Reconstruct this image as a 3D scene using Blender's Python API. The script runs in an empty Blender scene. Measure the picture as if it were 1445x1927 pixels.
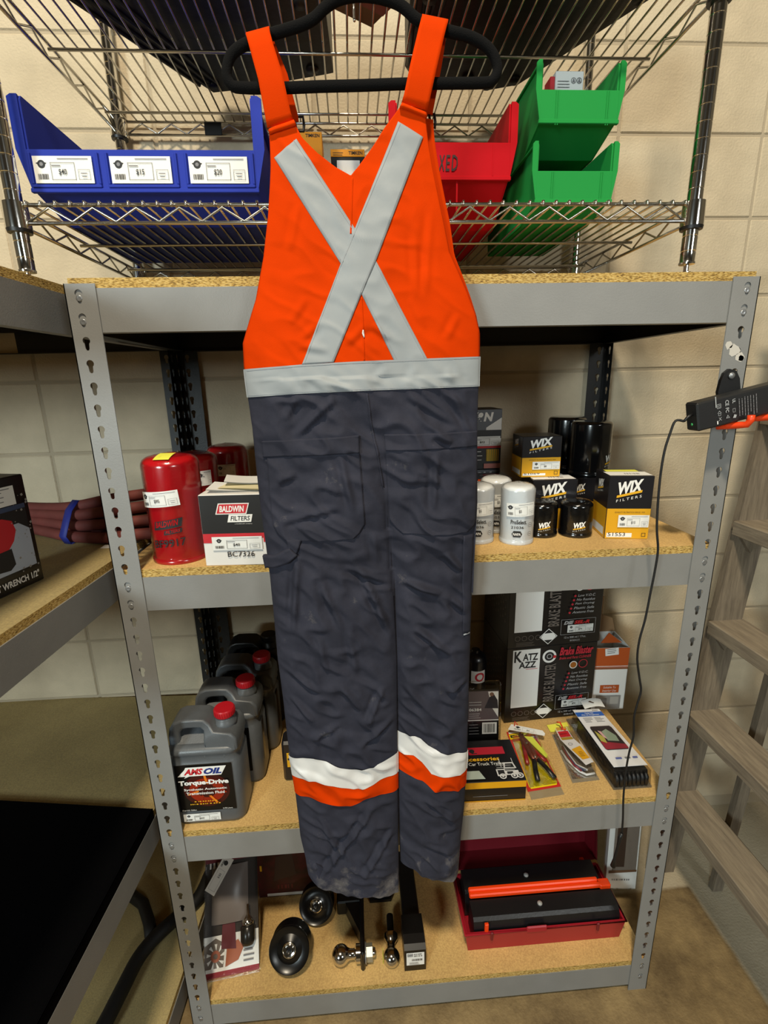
import bpy, math, random
from mathutils import Vector, Matrix, noise
random.seed(7)
sc = bpy.context.scene
COL = sc.collection
PI = math.pi

# ---------------------------------------------------------------- camera
FPX = 918.17152
CAM = Vector((0.4568, -0.92675, 1.6495))
RW = Matrix([[0.9975901, -0.0658059, -0.0219898], [-0.0380938, -0.2545861, -0.9662995], [0.0579899, 0.9648085, -0.2564794]])          # world -> camera (x right, y down, z forward)
cam_d = bpy.data.cameras.new('camera')
cam_d.sensor_fit = 'HORIZONTAL'
cam_d.sensor_width = 36.0
cam_d.lens = FPX / 1445.0 * 36.0
cam_d.clip_start = 0.02
cam = bpy.data.objects.new('camera', cam_d)
COL.objects.link(cam)
Rm = RW.transposed()
mw = Matrix(((Rm[0][0], -Rm[0][1], -Rm[0][2], CAM.x),
             (Rm[1][0], -Rm[1][1], -Rm[1][2], CAM.y),
             (Rm[2][0], -Rm[2][1], -Rm[2][2], CAM.z), (0, 0, 0, 1)))
cam.matrix_world = mw
sc.camera = cam

# ---------------------------------------------------------------- world, lamps, exposure
wd = bpy.data.worlds.new('world')
sc.world = wd
wd.use_nodes = True
wd.node_tree.nodes['Background'].inputs[0].default_value = (0.9, 0.93, 1.0, 1)
wd.node_tree.nodes['Background'].inputs[1].default_value = 0.015


def lamp(name, loc, target, size, power, col):
    l = bpy.data.lights.new(name, 'AREA')
    l.shape = 'RECTANGLE'
    l.size, l.size_y = size
    l.energy = power
    l.color = col
    o = bpy.data.objects.new(name, l)
    o.location = loc
    o.rotation_euler = (Vector(target) - Vector(loc)).to_track_quat('-Z', 'Y').to_euler()
    COL.objects.link(o)
    return o


LAMPS = [
    ('ceiling_lamp', (.16, -1.9, 4.6), (.55, .2, 1.0), (.34, .22), 145, (1.0, .87, .66)),
    ('left_fill_lamp', (-1.7, -3.6, 2.15), (.3, .3, 1.3), (.8, .7), 105, (.82, .96, .98)),  # unseen soft fill from low left
    ('right_fill_lamp', (2.4, -3.6, 2.7), (.0, .2, 1.2), (.8, .5), 36, (.95, .98, .95)),  # unseen weak fill, added to light the carton on the left rack
]
for (nm, loc, tg, size, pw, lc) in LAMPS:
    lamp(nm, loc, tg, size, pw, lc)

sc.view_settings.view_transform = 'Standard'
sc.view_settings.look = 'None'
sc.view_settings.exposure = -0.04
sc.view_settings.gamma = 1.0
sc.view_settings.use_curve_mapping = False


# ---------------------------------------------------------------- helpers
def at(u, v, y):
    """point where the sight line through (u, v) of the photograph meets the vertical plane y"""
    d = Rm @ Vector(((u - 722.5) / FPX, (v - 963.5) / FPX, 1.0))
    return CAM + d * ((y - CAM.y) / d.y)


def atz(u, v, z):
    d = Rm @ Vector(((u - 722.5) / FPX, (v - 963.5) / FPX, 1.0))
    return CAM + d * ((z - CAM.z) / d.z)


def lin(h):
    if isinstance(h, str):
        h = h.lstrip('#')
        c = [int(h[i:i + 2], 16) / 255 for i in (0, 2, 4)]
    else:
        c = h
    return tuple((x / 12.92 if x <= 0.04045 else ((x + 0.055) / 1.055) ** 2.4) for x in c) + (1.0,)


MATS = {}


def mat(name, col, rough=0.5, metal=0.0, var=0.0, vscale=20.0, bump=0.0, bscale=200.0, coat=0.0, spec=0.5,
        alpha=1.0, trans=0.0, emit=0.0, col2=None, detail=3.0):
    if name in MATS:
        return MATS[name]
    m = bpy.data.materials.new(name)
    m.use_nodes = True
    nt = m.node_tree
    N, L = nt.nodes, nt.links
    b = N['Principled BSDF']
    c = lin(col)
    b.inputs['Roughness'].default_value = rough
    b.inputs['Metallic'].default_value = metal
    b.inputs['Coat Weight'].default_value = coat
    b.inputs['Coat Roughness'].default_value = 0.12
    b.inputs['Specular IOR Level'].default_value = spec
    b.inputs['Alpha'].default_value = alpha
    b.inputs['Transmission Weight'].default_value = trans
    if emit:
        b.inputs['Emission Color'].default_value = c
        b.inputs['Emission Strength'].default_value = emit
    tc = N.new('ShaderNodeTexCoord')
    if var > 0 or col2:
        n = N.new('ShaderNodeTexNoise')
        n.inputs['Scale'].default_value = vscale
        n.inputs['Detail'].default_value = detail
        L.new(tc.outputs['Object'], n.inputs['Vector'])
        r = N.new('ShaderNodeValToRGB')
        r.color_ramp.elements[0].position = 0.3
        r.color_ramp.elements[1].position = 0.7
        if col2:
            r.color_ramp.elements[0].color = c
            r.color_ramp.elements[1].color = lin(col2)
        else:
            r.color_ramp.elements[0].color = tuple(x * (1 - var) for x in c[:3]) + (1,)
            r.color_ramp.elements[1].color = tuple(min(1, x * (1 + var)) for x in c[:3]) + (1,)
        L.new(n.outputs['Fac'], r.inputs['Fac'])
        L.new(r.outputs['Color'], b.inputs['Base Color'])
    else:
        b.inputs['Base Color'].default_value = c
    if bump > 0:
        n2 = N.new('ShaderNodeTexNoise')
        n2.inputs['Scale'].default_value = bscale
        n2.inputs['Detail'].default_value = 4.0
        L.new(tc.outputs['Object'], n2.inputs['Vector'])
        bp = N.new('ShaderNodeBump')
        bp.inputs['Strength'].default_value = bump
        bp.inputs['Distance'].default_value = 0.002
        L.new(n2.outputs['Fac'], bp.inputs['Height'])
        L.new(bp.outputs['Normal'], b.inputs['Normal'])
    MATS[name] = m
    return m


class MB:
    """collects shapes and links them as one mesh object"""

    def __init__(s):
        s.v, s.f, s.mi, s.sm, s.mats = [], [], [], [], []

    def midx(s, m):
        if m not in s.mats:
            s.mats.append(m)
        return s.mats.index(m)

    def add(s, vs, fs, m, smooth=False, M=None):
        o = len(s.v)
        k = s.midx(m)
        if M is not None:
            vs = [M @ Vector(v) for v in vs]
        s.v.extend(Vector(v) for v in vs)
        for f in fs:
            s.f.append([i + o for i in f])
            s.mi.append(k)
            s.sm.append(smooth)
        return s

    def box(s, lo, hi, m, bev=0.0, M=None):
        x0, y0, z0 = lo
        x1, y1, z1 = hi
        b = min(bev, (x1 - x0) * .45, (y1 - y0) * .45, (z1 - z0) * .45)
        if b <= 0:
            vs = [(x, y, z) for x in (x0, x1) for y in (y0, y1) for z in (z0, z1)]
            fs = [(0, 1, 3, 2), (4, 6, 7, 5), (0, 4, 5, 1), (2, 3, 7, 6), (0, 2, 6, 4), (1, 5, 7, 3)]
            return s.add(vs, fs, m, False, M)
        vs = []
        idx = {}
        for i in (0, 1):
            for j in (0, 1):
                for k in (0, 1):
                    X, Y, Z = (x0, x1)[i], (y0, y1)[j], (z0, z1)[k]
                    dx, dy, dz = (b, -b)[i], (b, -b)[j], (b, -b)[k]
                    for a, p in enumerate(((X, Y + dy, Z + dz), (X + dx, Y, Z + dz), (X + dx, Y + dy, Z))):
                        idx[i, j, k, a] = len(vs)
                        vs.append(p)
        fs = []
        for i in (0, 1):
            fs.append([idx[i, 0, 0, 0], idx[i, 1, 0, 0], idx[i, 1, 1, 0], idx[i, 0, 1, 0]])
            fs.append([idx[0, i, 0, 1], idx[1, i, 0, 1], idx[1, i, 1, 1], idx[0, i, 1, 1]])
            fs.append([idx[0, 0, i, 2], idx[1, 0, i, 2], idx[1, 1, i, 2], idx[0, 1, i, 2]])
        for i in (0, 1):
            for j in (0, 1):
                fs.append([idx[i, j, 0, 0], idx[i, j, 1, 0], idx[i, j, 1, 1], idx[i, j, 0, 1]])
                fs.append([idx[i, 0, j, 0], idx[i, 1, j, 0], idx[i, 1, j, 2], idx[i, 0, j, 2]])
                fs.append([idx[0, i, j, 1], idx[1, i, j, 1], idx[1, i, j, 2], idx[0, i, j, 2]])
                for k in (0, 1):
                    fs.append([idx[i, j, k, 0], idx[i, j, k, 1], idx[i, j, k, 2]])
        c = Vector(((x0 + x1) / 2, (y0 + y1) / 2, (z0 + z1) / 2))
        out = []
        for f in fs:
            p = [Vector(vs[q]) for q in f]
            n = (p[1] - p[0]).cross(p[2] - p[0])
            mid = sum(p, Vector()) / len(p)
            out.append(f if n.dot(mid - c) > 0 else f[::-1])
        return s.add(vs, out, m, False, M)

    def lathe(s, prof, m, n=24, M=None, smooth=True, arc=2 * PI):
        vs, fs = [], []
        for r, z in prof:
            for i in range(n):
                a = arc * i / n
                vs.append((r * math.cos(a), r * math.sin(a), z))
        for k in range(len(prof) - 1):
            for i in range(n):
                j = (i + 1) % n
                fs.append((k * n + i, k * n + j, (k + 1) * n + j, (k + 1) * n + i))
        if prof[0][0] > 1e-6:
            fs.append(list(range(n))[::-1])
        if prof[-1][0] > 1e-6:
            fs.append([(len(prof) - 1) * n + i for i in range(n)])
        return s.add(vs, fs, m, smooth, M)

    def cyl(s, p0, p1, r, m, n=12, r2=None, smooth=True):
        return s.tube([p0, p1], r, m, n, r_end=r2)

    def tube(s, pts, r, m, n=8, closed=False, r_end=None, smooth=True, flat=1.0, caps=True, radii=None):
        pts = [Vector(p) for p in pts]
        K = len(pts)
        vs, fs = [], []
        prev = None
        for k in range(K):
            if closed:
                t = (pts[(k + 1) % K] - pts[k - 1])
            elif k == 0:
                t = pts[1] - pts[0]
            elif k == K - 1:
                t = pts[-1] - pts[-2]
            else:
                t = (pts[k + 1] - pts[k]).normalized() + (pts[k] - pts[k - 1]).normalized()
            t.normalize()
            if prev is None:
                a = Vector((0, 0, 1)) if abs(t.z) < .9 else Vector((0, 1, 0))
                u = t.cross(a).normalized()
            else:
                u = (prev - t * prev.dot(t)).normalized()
            prev = u
            w = t.cross(u)
            rr = radii[k] if radii else (r if r_end is None else r + (r_end - r) * k / (K - 1))
            for i in range(n):
                a = 2 * PI * i / n
                vs.append(pts[k] + u * (rr * math.cos(a)) + w * (rr * flat * math.sin(a)))
        R = K if closed else K - 1
        for k in range(R):
            k2 = (k + 1) % K
            for i in range(n):
                j = (i + 1) % n
                fs.append((k * n + i, k * n + j, k2 * n + j, k2 * n + i))
        if not closed and caps:
            fs.append(list(range(n))[::-1])
            fs.append([(K - 1) * n + i for i in range(n)])
        return s.add(vs, fs, m, smooth)

    def prism(s, poly, h0, h1, m, M=None, smooth=False):
        """poly of (a, b), extruded along c from h0 to h1; M maps (a, b, c)"""
        n = len(poly)
        vs = [(a, b, h0) for a, b in poly] + [(a, b, h1) for a, b in poly]
        fs = [list(range(n))[::-1], list(range(n, 2 * n))]
        for i in range(n):
            j = (i + 1) % n
            fs.append((i, j, n + j, n + i))
        return s.add(vs, fs, m, smooth, M)

    def grid(s, fn, nu, nv, m, smooth=True, closed_u=False):
        vs = [fn(i / (nu if closed_u else nu), j / nv) for j in range(nv + 1) for i in range(nu + (0 if closed_u else 1))]
        w = nu + (0 if closed_u else 1)
        fs = []
        for j in range(nv):
            for i in range(nu):
                i2 = (i + 1) % w if closed_u else i + 1
                fs.append((j * w + i, j * w + i2, (j + 1) * w + i2, (j + 1) * w + i))
        return s.add(vs, fs, m, smooth)

    def rows(s, rws, m, smooth=True, closed=False):
        w = len(rws[0])
        vs = [p for r in rws for p in r]
        fs = []
        for j in range(len(rws) - 1):
            for i in range(w if closed else w - 1):
                i2 = (i + 1) % w
                fs.append((j * w + i, j * w + i2, (j + 1) * w + i2, (j + 1) * w + i))
        return s.add(vs, fs, m, smooth)


WL = {}


def obj(name, mb, parent=None, origin=None, kind=None):
    off = WL[parent.name] if parent is not None else Vector(origin or (0, 0, 0))
    me = bpy.data.meshes.new(name)
    me.from_pydata([tuple(v - off) for v in mb.v], [], mb.f)
    for m in mb.mats:
        me.materials.append(m)
    me.polygons.foreach_set('material_index', mb.mi)
    me.polygons.foreach_set('use_smooth', mb.sm)
    me.update()
    o = bpy.data.objects.new(name, me)
    COL.objects.link(o)
    if parent is not None:
        o.parent = parent
    else:
        o.location = off
    WL[o.name] = off.copy()
    if kind:
        o['kind'] = kind
    return o


def tag(o, label, cat, group=None):
    o['label'] = label
    o['category'] = cat
    if group:
        o['group'] = group
    return o


def thing(name, label, cat, loc, group=None):
    o = bpy.data.objects.new(name, None)
    o.empty_display_size = 0.03
    COL.objects.link(o)
    o.location = loc
    WL[o.name] = Vector(loc)
    return tag(o, label, cat, group)


def sharp(o, ang=40):
    """smooth shading broken at edges sharper than ang degrees"""
    me = o.data
    me.update()
    import bmesh
    bm = bmesh.new()
    bm.from_mesh(me)
    bmesh.ops.recalc_face_normals(bm, faces=bm.faces)
    for e in bm.edges:
        if len(e.link_faces) == 2 and e.calc_face_angle(0) > math.radians(ang):
            e.smooth = False
    bm.to_mesh(me)
    bm.free()
    return o


_TX = {}


def text_geo(t, shear=0.0, bold=0.0):
    k = (t, shear, bold)
    if k not in _TX:
        cu = bpy.data.curves.new('lettering', 'FONT')
        cu.body = t
        cu.size = 1.0
        cu.shear = shear
        cu.offset = bold
        cu.resolution_u = 2
        o = bpy.data.objects.new('lettering', cu)
        COL.objects.link(o)
        dg = bpy.context.evaluated_depsgraph_get()
        dg.update()
        me = bpy.data.meshes.new_from_object(o.evaluated_get(dg))
        vs = [v.co.copy() for v in me.vertices]
        fs = [list(p.vertices) for p in me.polygons]
        bpy.data.objects.remove(o)
        bpy.data.curves.remove(cu)
        bpy.data.meshes.remove(me)
        if vs:
            x0, x1 = min(v.x for v in vs), max(v.x for v in vs)
            z0, z1 = min(v.y for v in vs), max(v.y for v in vs)
            vs = [((v.x - x0) / max(x1 - x0, 1e-6), (v.y - z0) / max(z1 - z0, 1e-6)) for v in vs]
        _TX[k] = (vs, fs)
    return _TX[k]


class Print:
    """flat print laid on a surface; f(u, v, h) maps metres across, metres up and height off the surface to a point"""

    def __init__(s, f, curved=False, step=0.0002):
        s.f, s.mb, s.curved, s.h, s.step = f, MB(), curved, 0.0003, step

    def _up(s):
        s.h += s.step

    def poly(s, pts, m):
        s._up()
        if s.curved and len(pts) == 4:
            n, vs, fs = 10, [], []
            for i in range(n + 1):
                t = i / n
                for a, b in ((pts[0], pts[1]), (pts[3], pts[2])):
                    vs.append(s.f(a[0] + (b[0] - a[0]) * t, a[1] + (b[1] - a[1]) * t, s.h))
            for i in range(n):
                fs.append((2 * i, 2 * i + 2, 2 * i + 3, 2 * i + 1))
            s.mb.add(vs, fs, m)
            return s
        s.mb.add([s.f(u, v, s.h) for u, v in pts], [list(range(len(pts)))], m)
        return s

    def rect(s, u0, v0, u1, v1, m, n=None):
        s._up()
        n = n or (10 if s.curved else 1)
        vs, fs = [], []
        for i in range(n + 1):
            u = u0 + (u1 - u0) * i / n
            vs += [s.f(u, v0, s.h), s.f(u, v1, s.h)]
        for i in range(n):
            fs.append((2 * i, 2 * i + 2, 2 * i + 3, 2 * i + 1))
        s.mb.add(vs, fs, m)
        return s

    def frame(s, u0, v0, u1, v1, t, m):
        for a in ((u0, v0, u1, v0 + t), (u0, v1 - t, u1, v1), (u0, v0, u0 + t, v1), (u1 - t, v0, u1, v1)):
            s.rect(*a, m)
            s.h -= s.step
        s._up()
        return s

    def disc(s, u, v, r, m, n=16, ry=None, inner=0.0):
        ry = ry or r
        s._up()
        if inner <= 0:
            s.mb.add([s.f(u + r * math.cos(2 * PI * i / n), v + ry * math.sin(2 * PI * i / n), s.h) for i in range(n)],
                     [list(range(n))], m)
        else:
            vs, fs = [], []
            for i in range(n):
                a = 2 * PI * i / n
                vs += [s.f(u + r * math.cos(a), v + ry * math.sin(a), s.h),
                       s.f(u + inner * math.cos(a), v + inner * ry / r * math.sin(a), s.h)]
            for i in range(n):
                j = (i + 1) % n
                fs.append((2 * i, 2 * j, 2 * j + 1, 2 * i + 1))
            s.mb.add(vs, fs, m)
        return s

    def text(s, t, u0, v0, w, h, m, shear=0.0, bold=0.0, rot=0.0, slope=0.0):
        """the words t fill the box w by h at (u0, v0); slope tilts the base line"""
        vs, fs = text_geo(t, shear, bold)
        s._up()
        ca, sa = math.cos(rot), math.sin(rot)
        out = []
        for a, b in vs:
            x, y = a * w, b * h + slope * a * w
            out.append(s.f(u0 + x * ca - y * sa, v0 + x * sa + y * ca, s.h))
        s.mb.add(out, fs, m)
        return s

    def lines(s, u0, v0, w, n, dv, th, m, seed=0, left=True):
        """n rows of fine print too small to read"""
        r = random.Random(seed)
        for k in range(n):
            ww = w * (0.65 + 0.35 * r.random())
            s.rect(u0 if left else u0 + w - ww, v0 - k * dv, u0 + (ww if left else w), v0 - k * dv + th, m)
            s.h -= s.step
        s._up()
        return s

    def bars(s, u0, v0, w, h, m, n=13, seed=3):
        r = random.Random(seed)
        x = 0.0
        ws = [(0.5 + r.random()) for _ in range(2 * n)]
        tot = sum(ws)
        for k in range(n):
            a = ws[2 * k] / tot * w
            s.rect(u0 + x, v0, u0 + x + a, v0 + h, m)
            s.h -= s.step
            x += a + ws[2 * k + 1] / tot * w
        s._up()
        return s

    def done(s, name, parent, label=None):
        o = obj(name, s.mb, parent)
        if label:
            o['label'] = label
        return o


def cyl_map(cx, cy, r, face_deg, z0):
    """wrap round an upright can; u = 0 faces direction face_deg in plan (-90 is the camera side)"""
    def f(u, v, h):
        a = math.radians(face_deg) + u / r
        return Vector((cx + (r + h) * math.cos(a), cy + (r + h) * math.sin(a), z0 + v))
    return f


def plane_map(o, ux, vx):
    o, ux, vx = Vector(o), Vector(ux).normalized(), Vector(vx).normalized()
    n = ux.cross(vx).normalized()

    def f(u, v, h):
        return o + ux * u + vx * v + n * h
    return f


def interp(tab, x):
    if x <= tab[0][0]:
        return tab[0][1]
    for (a, b), (c, d) in zip(tab, tab[1:]):
        if x <= c:
            return b + (d - b) * (x - a) / (c - a)
    return tab[-1][1]


def copy_tree(o, delta=None, parent=None):
    c = o.copy()
    COL.objects.link(c)
    if parent is not None:
        c.parent = parent
    if delta is not None:
        c.location = o.location + Vector(delta)
    for ch in list(o.children):
        copy_tree(ch, None, c)
    return c

# ---------------------------------------------------------------- materials shared by many things
M_BLOCK = mat('painted block', '#c1b399', rough=.78, var=.09, vscale=12, bump=.8, bscale=170, detail=8)
M_MORTAR = mat('painted mortar', '#aa9d86', rough=.85, bump=.5, bscale=200)
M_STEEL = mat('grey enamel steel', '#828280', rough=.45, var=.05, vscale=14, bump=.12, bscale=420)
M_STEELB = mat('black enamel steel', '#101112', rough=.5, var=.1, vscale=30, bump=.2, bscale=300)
M_RIVET = mat('zinc rivet', '#9a9c9e', rough=.35, metal=.7)
M_CHROME = mat('chrome', '#d8d5d0', rough=.12, metal=1.0)
M_CHROMEW = mat('chrome wire', '#c9c5bd', rough=.22, metal=1.0)
M_BLACKP = mat('black plastic', '#121213', rough=.42)
M_BLACKR = mat('black rubber', '#0c0c0d', rough=.6, bump=.2, bscale=300)
M_WHITE = mat('white print', '#e9e8e4', rough=.55)
M_PAPER = mat('white paper', '#e2e3e0', rough=.6)
M_INK = mat('black print', '#1a1a1c', rough=.6)
M_GREYINK = mat('grey print', '#77777a', rough=.6)
M_RED = mat('red print', '#c0202a', rough=.5)
M_YEL = mat('yellow print', '#e0a81c', rough=.5)


def chipboard(name, axis_edge, lo='#c09a60', hi='#dfb974'):
    m = bpy.data.materials.new(name)
    m.use_nodes = True
    N, L = m.node_tree.nodes, m.node_tree.links
    b = N['Principled BSDF']
    tc = N.new('ShaderNodeTexCoord')
    mp = N.new('ShaderNodeMapping')
    L.new(tc.outputs['Object'], mp.inputs['Vector'])
    mp.inputs['Scale'].default_value = (1, 1, 1) if not axis_edge else (0.35, 0.35, 1.6)
    n = N.new('ShaderNodeTexNoise')
    n.inputs['Scale'].default_value = 520 if axis_edge else 260
    n.inputs['Detail'].default_value = 3
    L.new(mp.outputs['Vector'], n.inputs['Vector'])
    r = N.new('ShaderNodeValToRGB')
    e = r.color_ramp.elements
    if axis_edge:
        e[0].position, e[0].color = .36, lin('#755a2c')
        e[1].position, e[1].color = .62, lin('#d6b873')
        x = e.new(.48)
        x.color = lin('#bb9547')
    else:
        e[0].position, e[0].color = .3, lin(lo)
        e[1].position, e[1].color = .7, lin(hi)
    L.new(n.outputs['Fac'], r.inputs['Fac'])
    n2 = N.new('ShaderNodeTexNoise')
    n2.inputs['Scale'].default_value = 7
    n2.inputs['Detail'].default_value = 5
    L.new(tc.outputs['Object'], n2.inputs['Vector'])
    r2 = N.new('ShaderNodeValToRGB')
    r2.color_ramp.elements[0].position, r2.color_ramp.elements[0].color = .3, (.8, .8, .8, 1)
    r2.color_ramp.elements[1].position, r2.color_ramp.elements[1].color = .65, (1, 1, 1, 1)
    L.new(n2.outputs['Fac'], r2.inputs['Fac'])
    mx = N.new('ShaderNodeMix')
    mx.data_type = 'RGBA'
    mx.blend_type = 'MULTIPLY'
    mx.inputs['Factor'].default_value = 1
    L.new(r.outputs['Color'], mx.inputs[6])
    L.new(r2.outputs['Color'], mx.inputs[7])
    L.new(mx.outputs[2], b.inputs['Base Color'])
    bp = N.new('ShaderNodeBump')
    bp.inputs['Strength'].default_value = .5 if axis_edge else .15
    bp.inputs['Distance'].default_value = .002
    L.new(n.outputs['Fac'], bp.inputs['Height'])
    L.new(bp.outputs['Normal'], b.inputs['Normal'])
    b.inputs['Roughness'].default_value = .8
    return m


M_BOARD = chipboard('particle board face', False)
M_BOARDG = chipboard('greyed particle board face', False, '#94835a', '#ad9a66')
M_BEDGE = chipboard('particle board edge', True)


def floor_mat():
    m = bpy.data.materials.new('stained concrete')
    m.use_nodes = True
    N, L = m.node_tree.nodes, m.node_tree.links
    b = N['Principled BSDF']
    tc = N.new('ShaderNodeTexCoord')
    sp = N.new('ShaderNodeSeparateXYZ')
    nz = N.new('ShaderNodeTexNoise')
    nz.inputs['Scale'].default_value = 9
    nz.inputs['Detail'].default_value = 6
    L.new(tc.outputs['Object'], nz.inputs['Vector'])
    ad = N.new('ShaderNodeVectorMath')
    ad.operation = 'MULTIPLY_ADD'
    ad.inputs[1].default_value = (.02, .02, 0)
    L.new(nz.outputs['Color'], ad.inputs[0])
    L.new(tc.outputs['Object'], ad.inputs[2])
    L.new(ad.outputs[0], sp.inputs[0])

    def less(out, lim):
        r = N.new('ShaderNodeMapRange')
        r.inputs['From Min'].default_value = lim - .006
        r.inputs['From Max'].default_value = lim + .006
        r.inputs['To Min'].default_value = 1
        r.inputs['To Max'].default_value = 0
        L.new(out, r.inputs['Value'])
        return r.outputs[0]
    mu = N.new('ShaderNodeMath')
    mu.operation = 'MULTIPLY'
    L.new(less(sp.outputs[0], 1.53), mu.inputs[0])
    L.new(less(sp.outputs[1], .27), mu.inputs[1])
    big = N.new('ShaderNodeTexNoise')
    big.inputs['Scale'].default_value = 5
    big.inputs['Detail'].default_value = 8
    big.inputs['Roughness'].default_value = .7
    L.new(tc.outputs['Object'], big.inputs['Vector'])
    rb = N.new('ShaderNodeValToRGB')
    rb.color_ramp.elements[0].position, rb.color_ramp.elements[0].color = .32, lin('#55432a')
    rb.color_ramp.elements[1].position, rb.color_ramp.elements[1].color = .72, lin('#a68e62')
    L.new(big.outputs['Fac'], rb.inputs['Fac'])
    rg = N.new('ShaderNodeValToRGB')
    rg.color_ramp.elements[0].position, rg.color_ramp.elements[0].color = .3, lin('#a89c84')
    rg.color_ramp.elements[1].position, rg.color_ramp.elements[1].color = .7, lin('#bfb39b')
    L.new(big.outputs['Fac'], rg.inputs['Fac'])
    mx = N.new('ShaderNodeMix')
    mx.data_type = 'RGBA'
    L.new(mu.outputs[0], mx.inputs['Factor'])
    L.new(rg.outputs['Color'], mx.inputs[6])
    L.new(rb.outputs['Color'], mx.inputs[7])
    L.new(mx.outputs[2], b.inputs['Base Color'])
    fine = N.new('ShaderNodeTexNoise')
    fine.inputs['Scale'].default_value = 140
    fine.inputs['Detail'].default_value = 5
    L.new(tc.outputs['Object'], fine.inputs['Vector'])
    bp = N.new('ShaderNodeBump')
    bp.inputs['Strength'].default_value = .55
    bp.inputs['Distance'].default_value = .003
    L.new(fine.outputs['Fac'], bp.inputs['Height'])
    L.new(bp.outputs['Normal'], b.inputs['Normal'])
    b.inputs['Roughness'].default_value = .8
    return m


def film_mat():
    m = bpy.data.materials.new('thin clear film')
    m.use_nodes = True
    N, L = m.node_tree.nodes, m.node_tree.links
    out = N['Material Output']
    N.remove(N['Principled BSDF'])
    tr = N.new('ShaderNodeBsdfTransparent')
    gl = N.new('ShaderNodeBsdfGlossy')
    gl.inputs['Roughness'].default_value = .10
    fr = N.new('ShaderNodeFresnel')
    fr.inputs['IOR'].default_value = 1.45
    mx = N.new('ShaderNodeMixShader')
    tc = N.new('ShaderNodeTexCoord')
    n = N.new('ShaderNodeTexNoise')
    n.inputs['Scale'].default_value = 45
    n.inputs['Detail'].default_value = 3
    L.new(tc.outputs['Object'], n.inputs['Vector'])
    bp = N.new('ShaderNodeBump')
    bp.inputs['Strength'].default_value = .7
    bp.inputs['Distance'].default_value = .004
    L.new(n.outputs['Fac'], bp.inputs['Height'])
    L.new(bp.outputs['Normal'], gl.inputs['Normal'])
    L.new(bp.outputs['Normal'], fr.inputs['Normal'])
    hf = N.new('ShaderNodeMath')
    hf.operation = 'MULTIPLY'
    hf.inputs[1].default_value = .55
    L.new(fr.outputs[0], hf.inputs[0])
    L.new(hf.outputs[0], mx.inputs[0])
    L.new(tr.outputs[0], mx.inputs[1])
    L.new(gl.outputs[0], mx.inputs[2])
    L.new(mx.outputs[0], out.inputs['Surface'])
    return m


M_FILM = film_mat()


# ---------------------------------------------------------------- the room
WY = 0.5555
mb = MB().box((-3.2, -6.2, -.12), (3.8, WY + .2, 0), floor_mat())
obj('floor', mb, kind='structure')
M_CEIL = mat('ceiling paint', '#77736a', rough=.9, bump=.1)
obj('ceiling', MB().box((-3.2, -6.2, 5.0), (3.8, WY + .2, 5.1), M_CEIL), kind='structure')
M_WALLP = mat('far wall paint', '#6a6354', rough=.9, bump=.2)
obj('wall_left', MB().box((-3.3, -6.2, 0), (-3.2, WY + .2, 5.0), M_WALLP), kind='structure')
obj('wall_right', MB().box((3.8, -6.2, 0), (3.9, WY + .2, 5.0), M_WALLP), kind='structure')
obj('wall_front', MB().box((-3.2, -6.3, 0), (3.8, -6.2, 5.0), M_WALLP), kind='structure')
wall = obj('wall_back', MB().box((-3.2, WY + .004, 0), (3.8, WY + .2, 5.0), M_MORTAR), kind='structure')
proto = None
ZJ = 1.8745 - .2032 * 9          # height of a bed joint
XJ = -.423                       # a head joint; the blocks are stacked, joint over joint
for r in range(0, 15):
    for c in range(-4, 6):
        if proto is None:
            g = .0035
            me = MB().box((g, 0, g), (.4064 - g, .012, .2032 - g), M_BLOCK, bev=.003)
            proto = obj('concrete_block', me, wall)
            o = proto
        else:
            o = proto.copy()
            COL.objects.link(o)
        o.parent = wall
        o.location = (XJ + .4064 * c, WY + .0015 * random.random(), ZJ + .2032 * (r - 0))
        o.rotation_euler = (random.uniform(-.004, .004), 0, random.uniform(-.002, .002))

# ---------------------------------------------------------------- steel shelving racks
SLOT = .0381
Z_TOP = 1.8224
BT = (1.8155, 1.287, .641, .090)   # tops of the beams
BH = .0715


def keyhole():
    pts = []
    for k in range(11):
        a = math.radians(232 - 284 * k / 10)
        pts.append((.0064 * math.cos(a), .0048 + .0064 * math.sin(a)))
    return pts + [(.0034, -.0085), (.0017, -.0112), (-.0017, -.0112), (-.0034, -.0085)]


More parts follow.
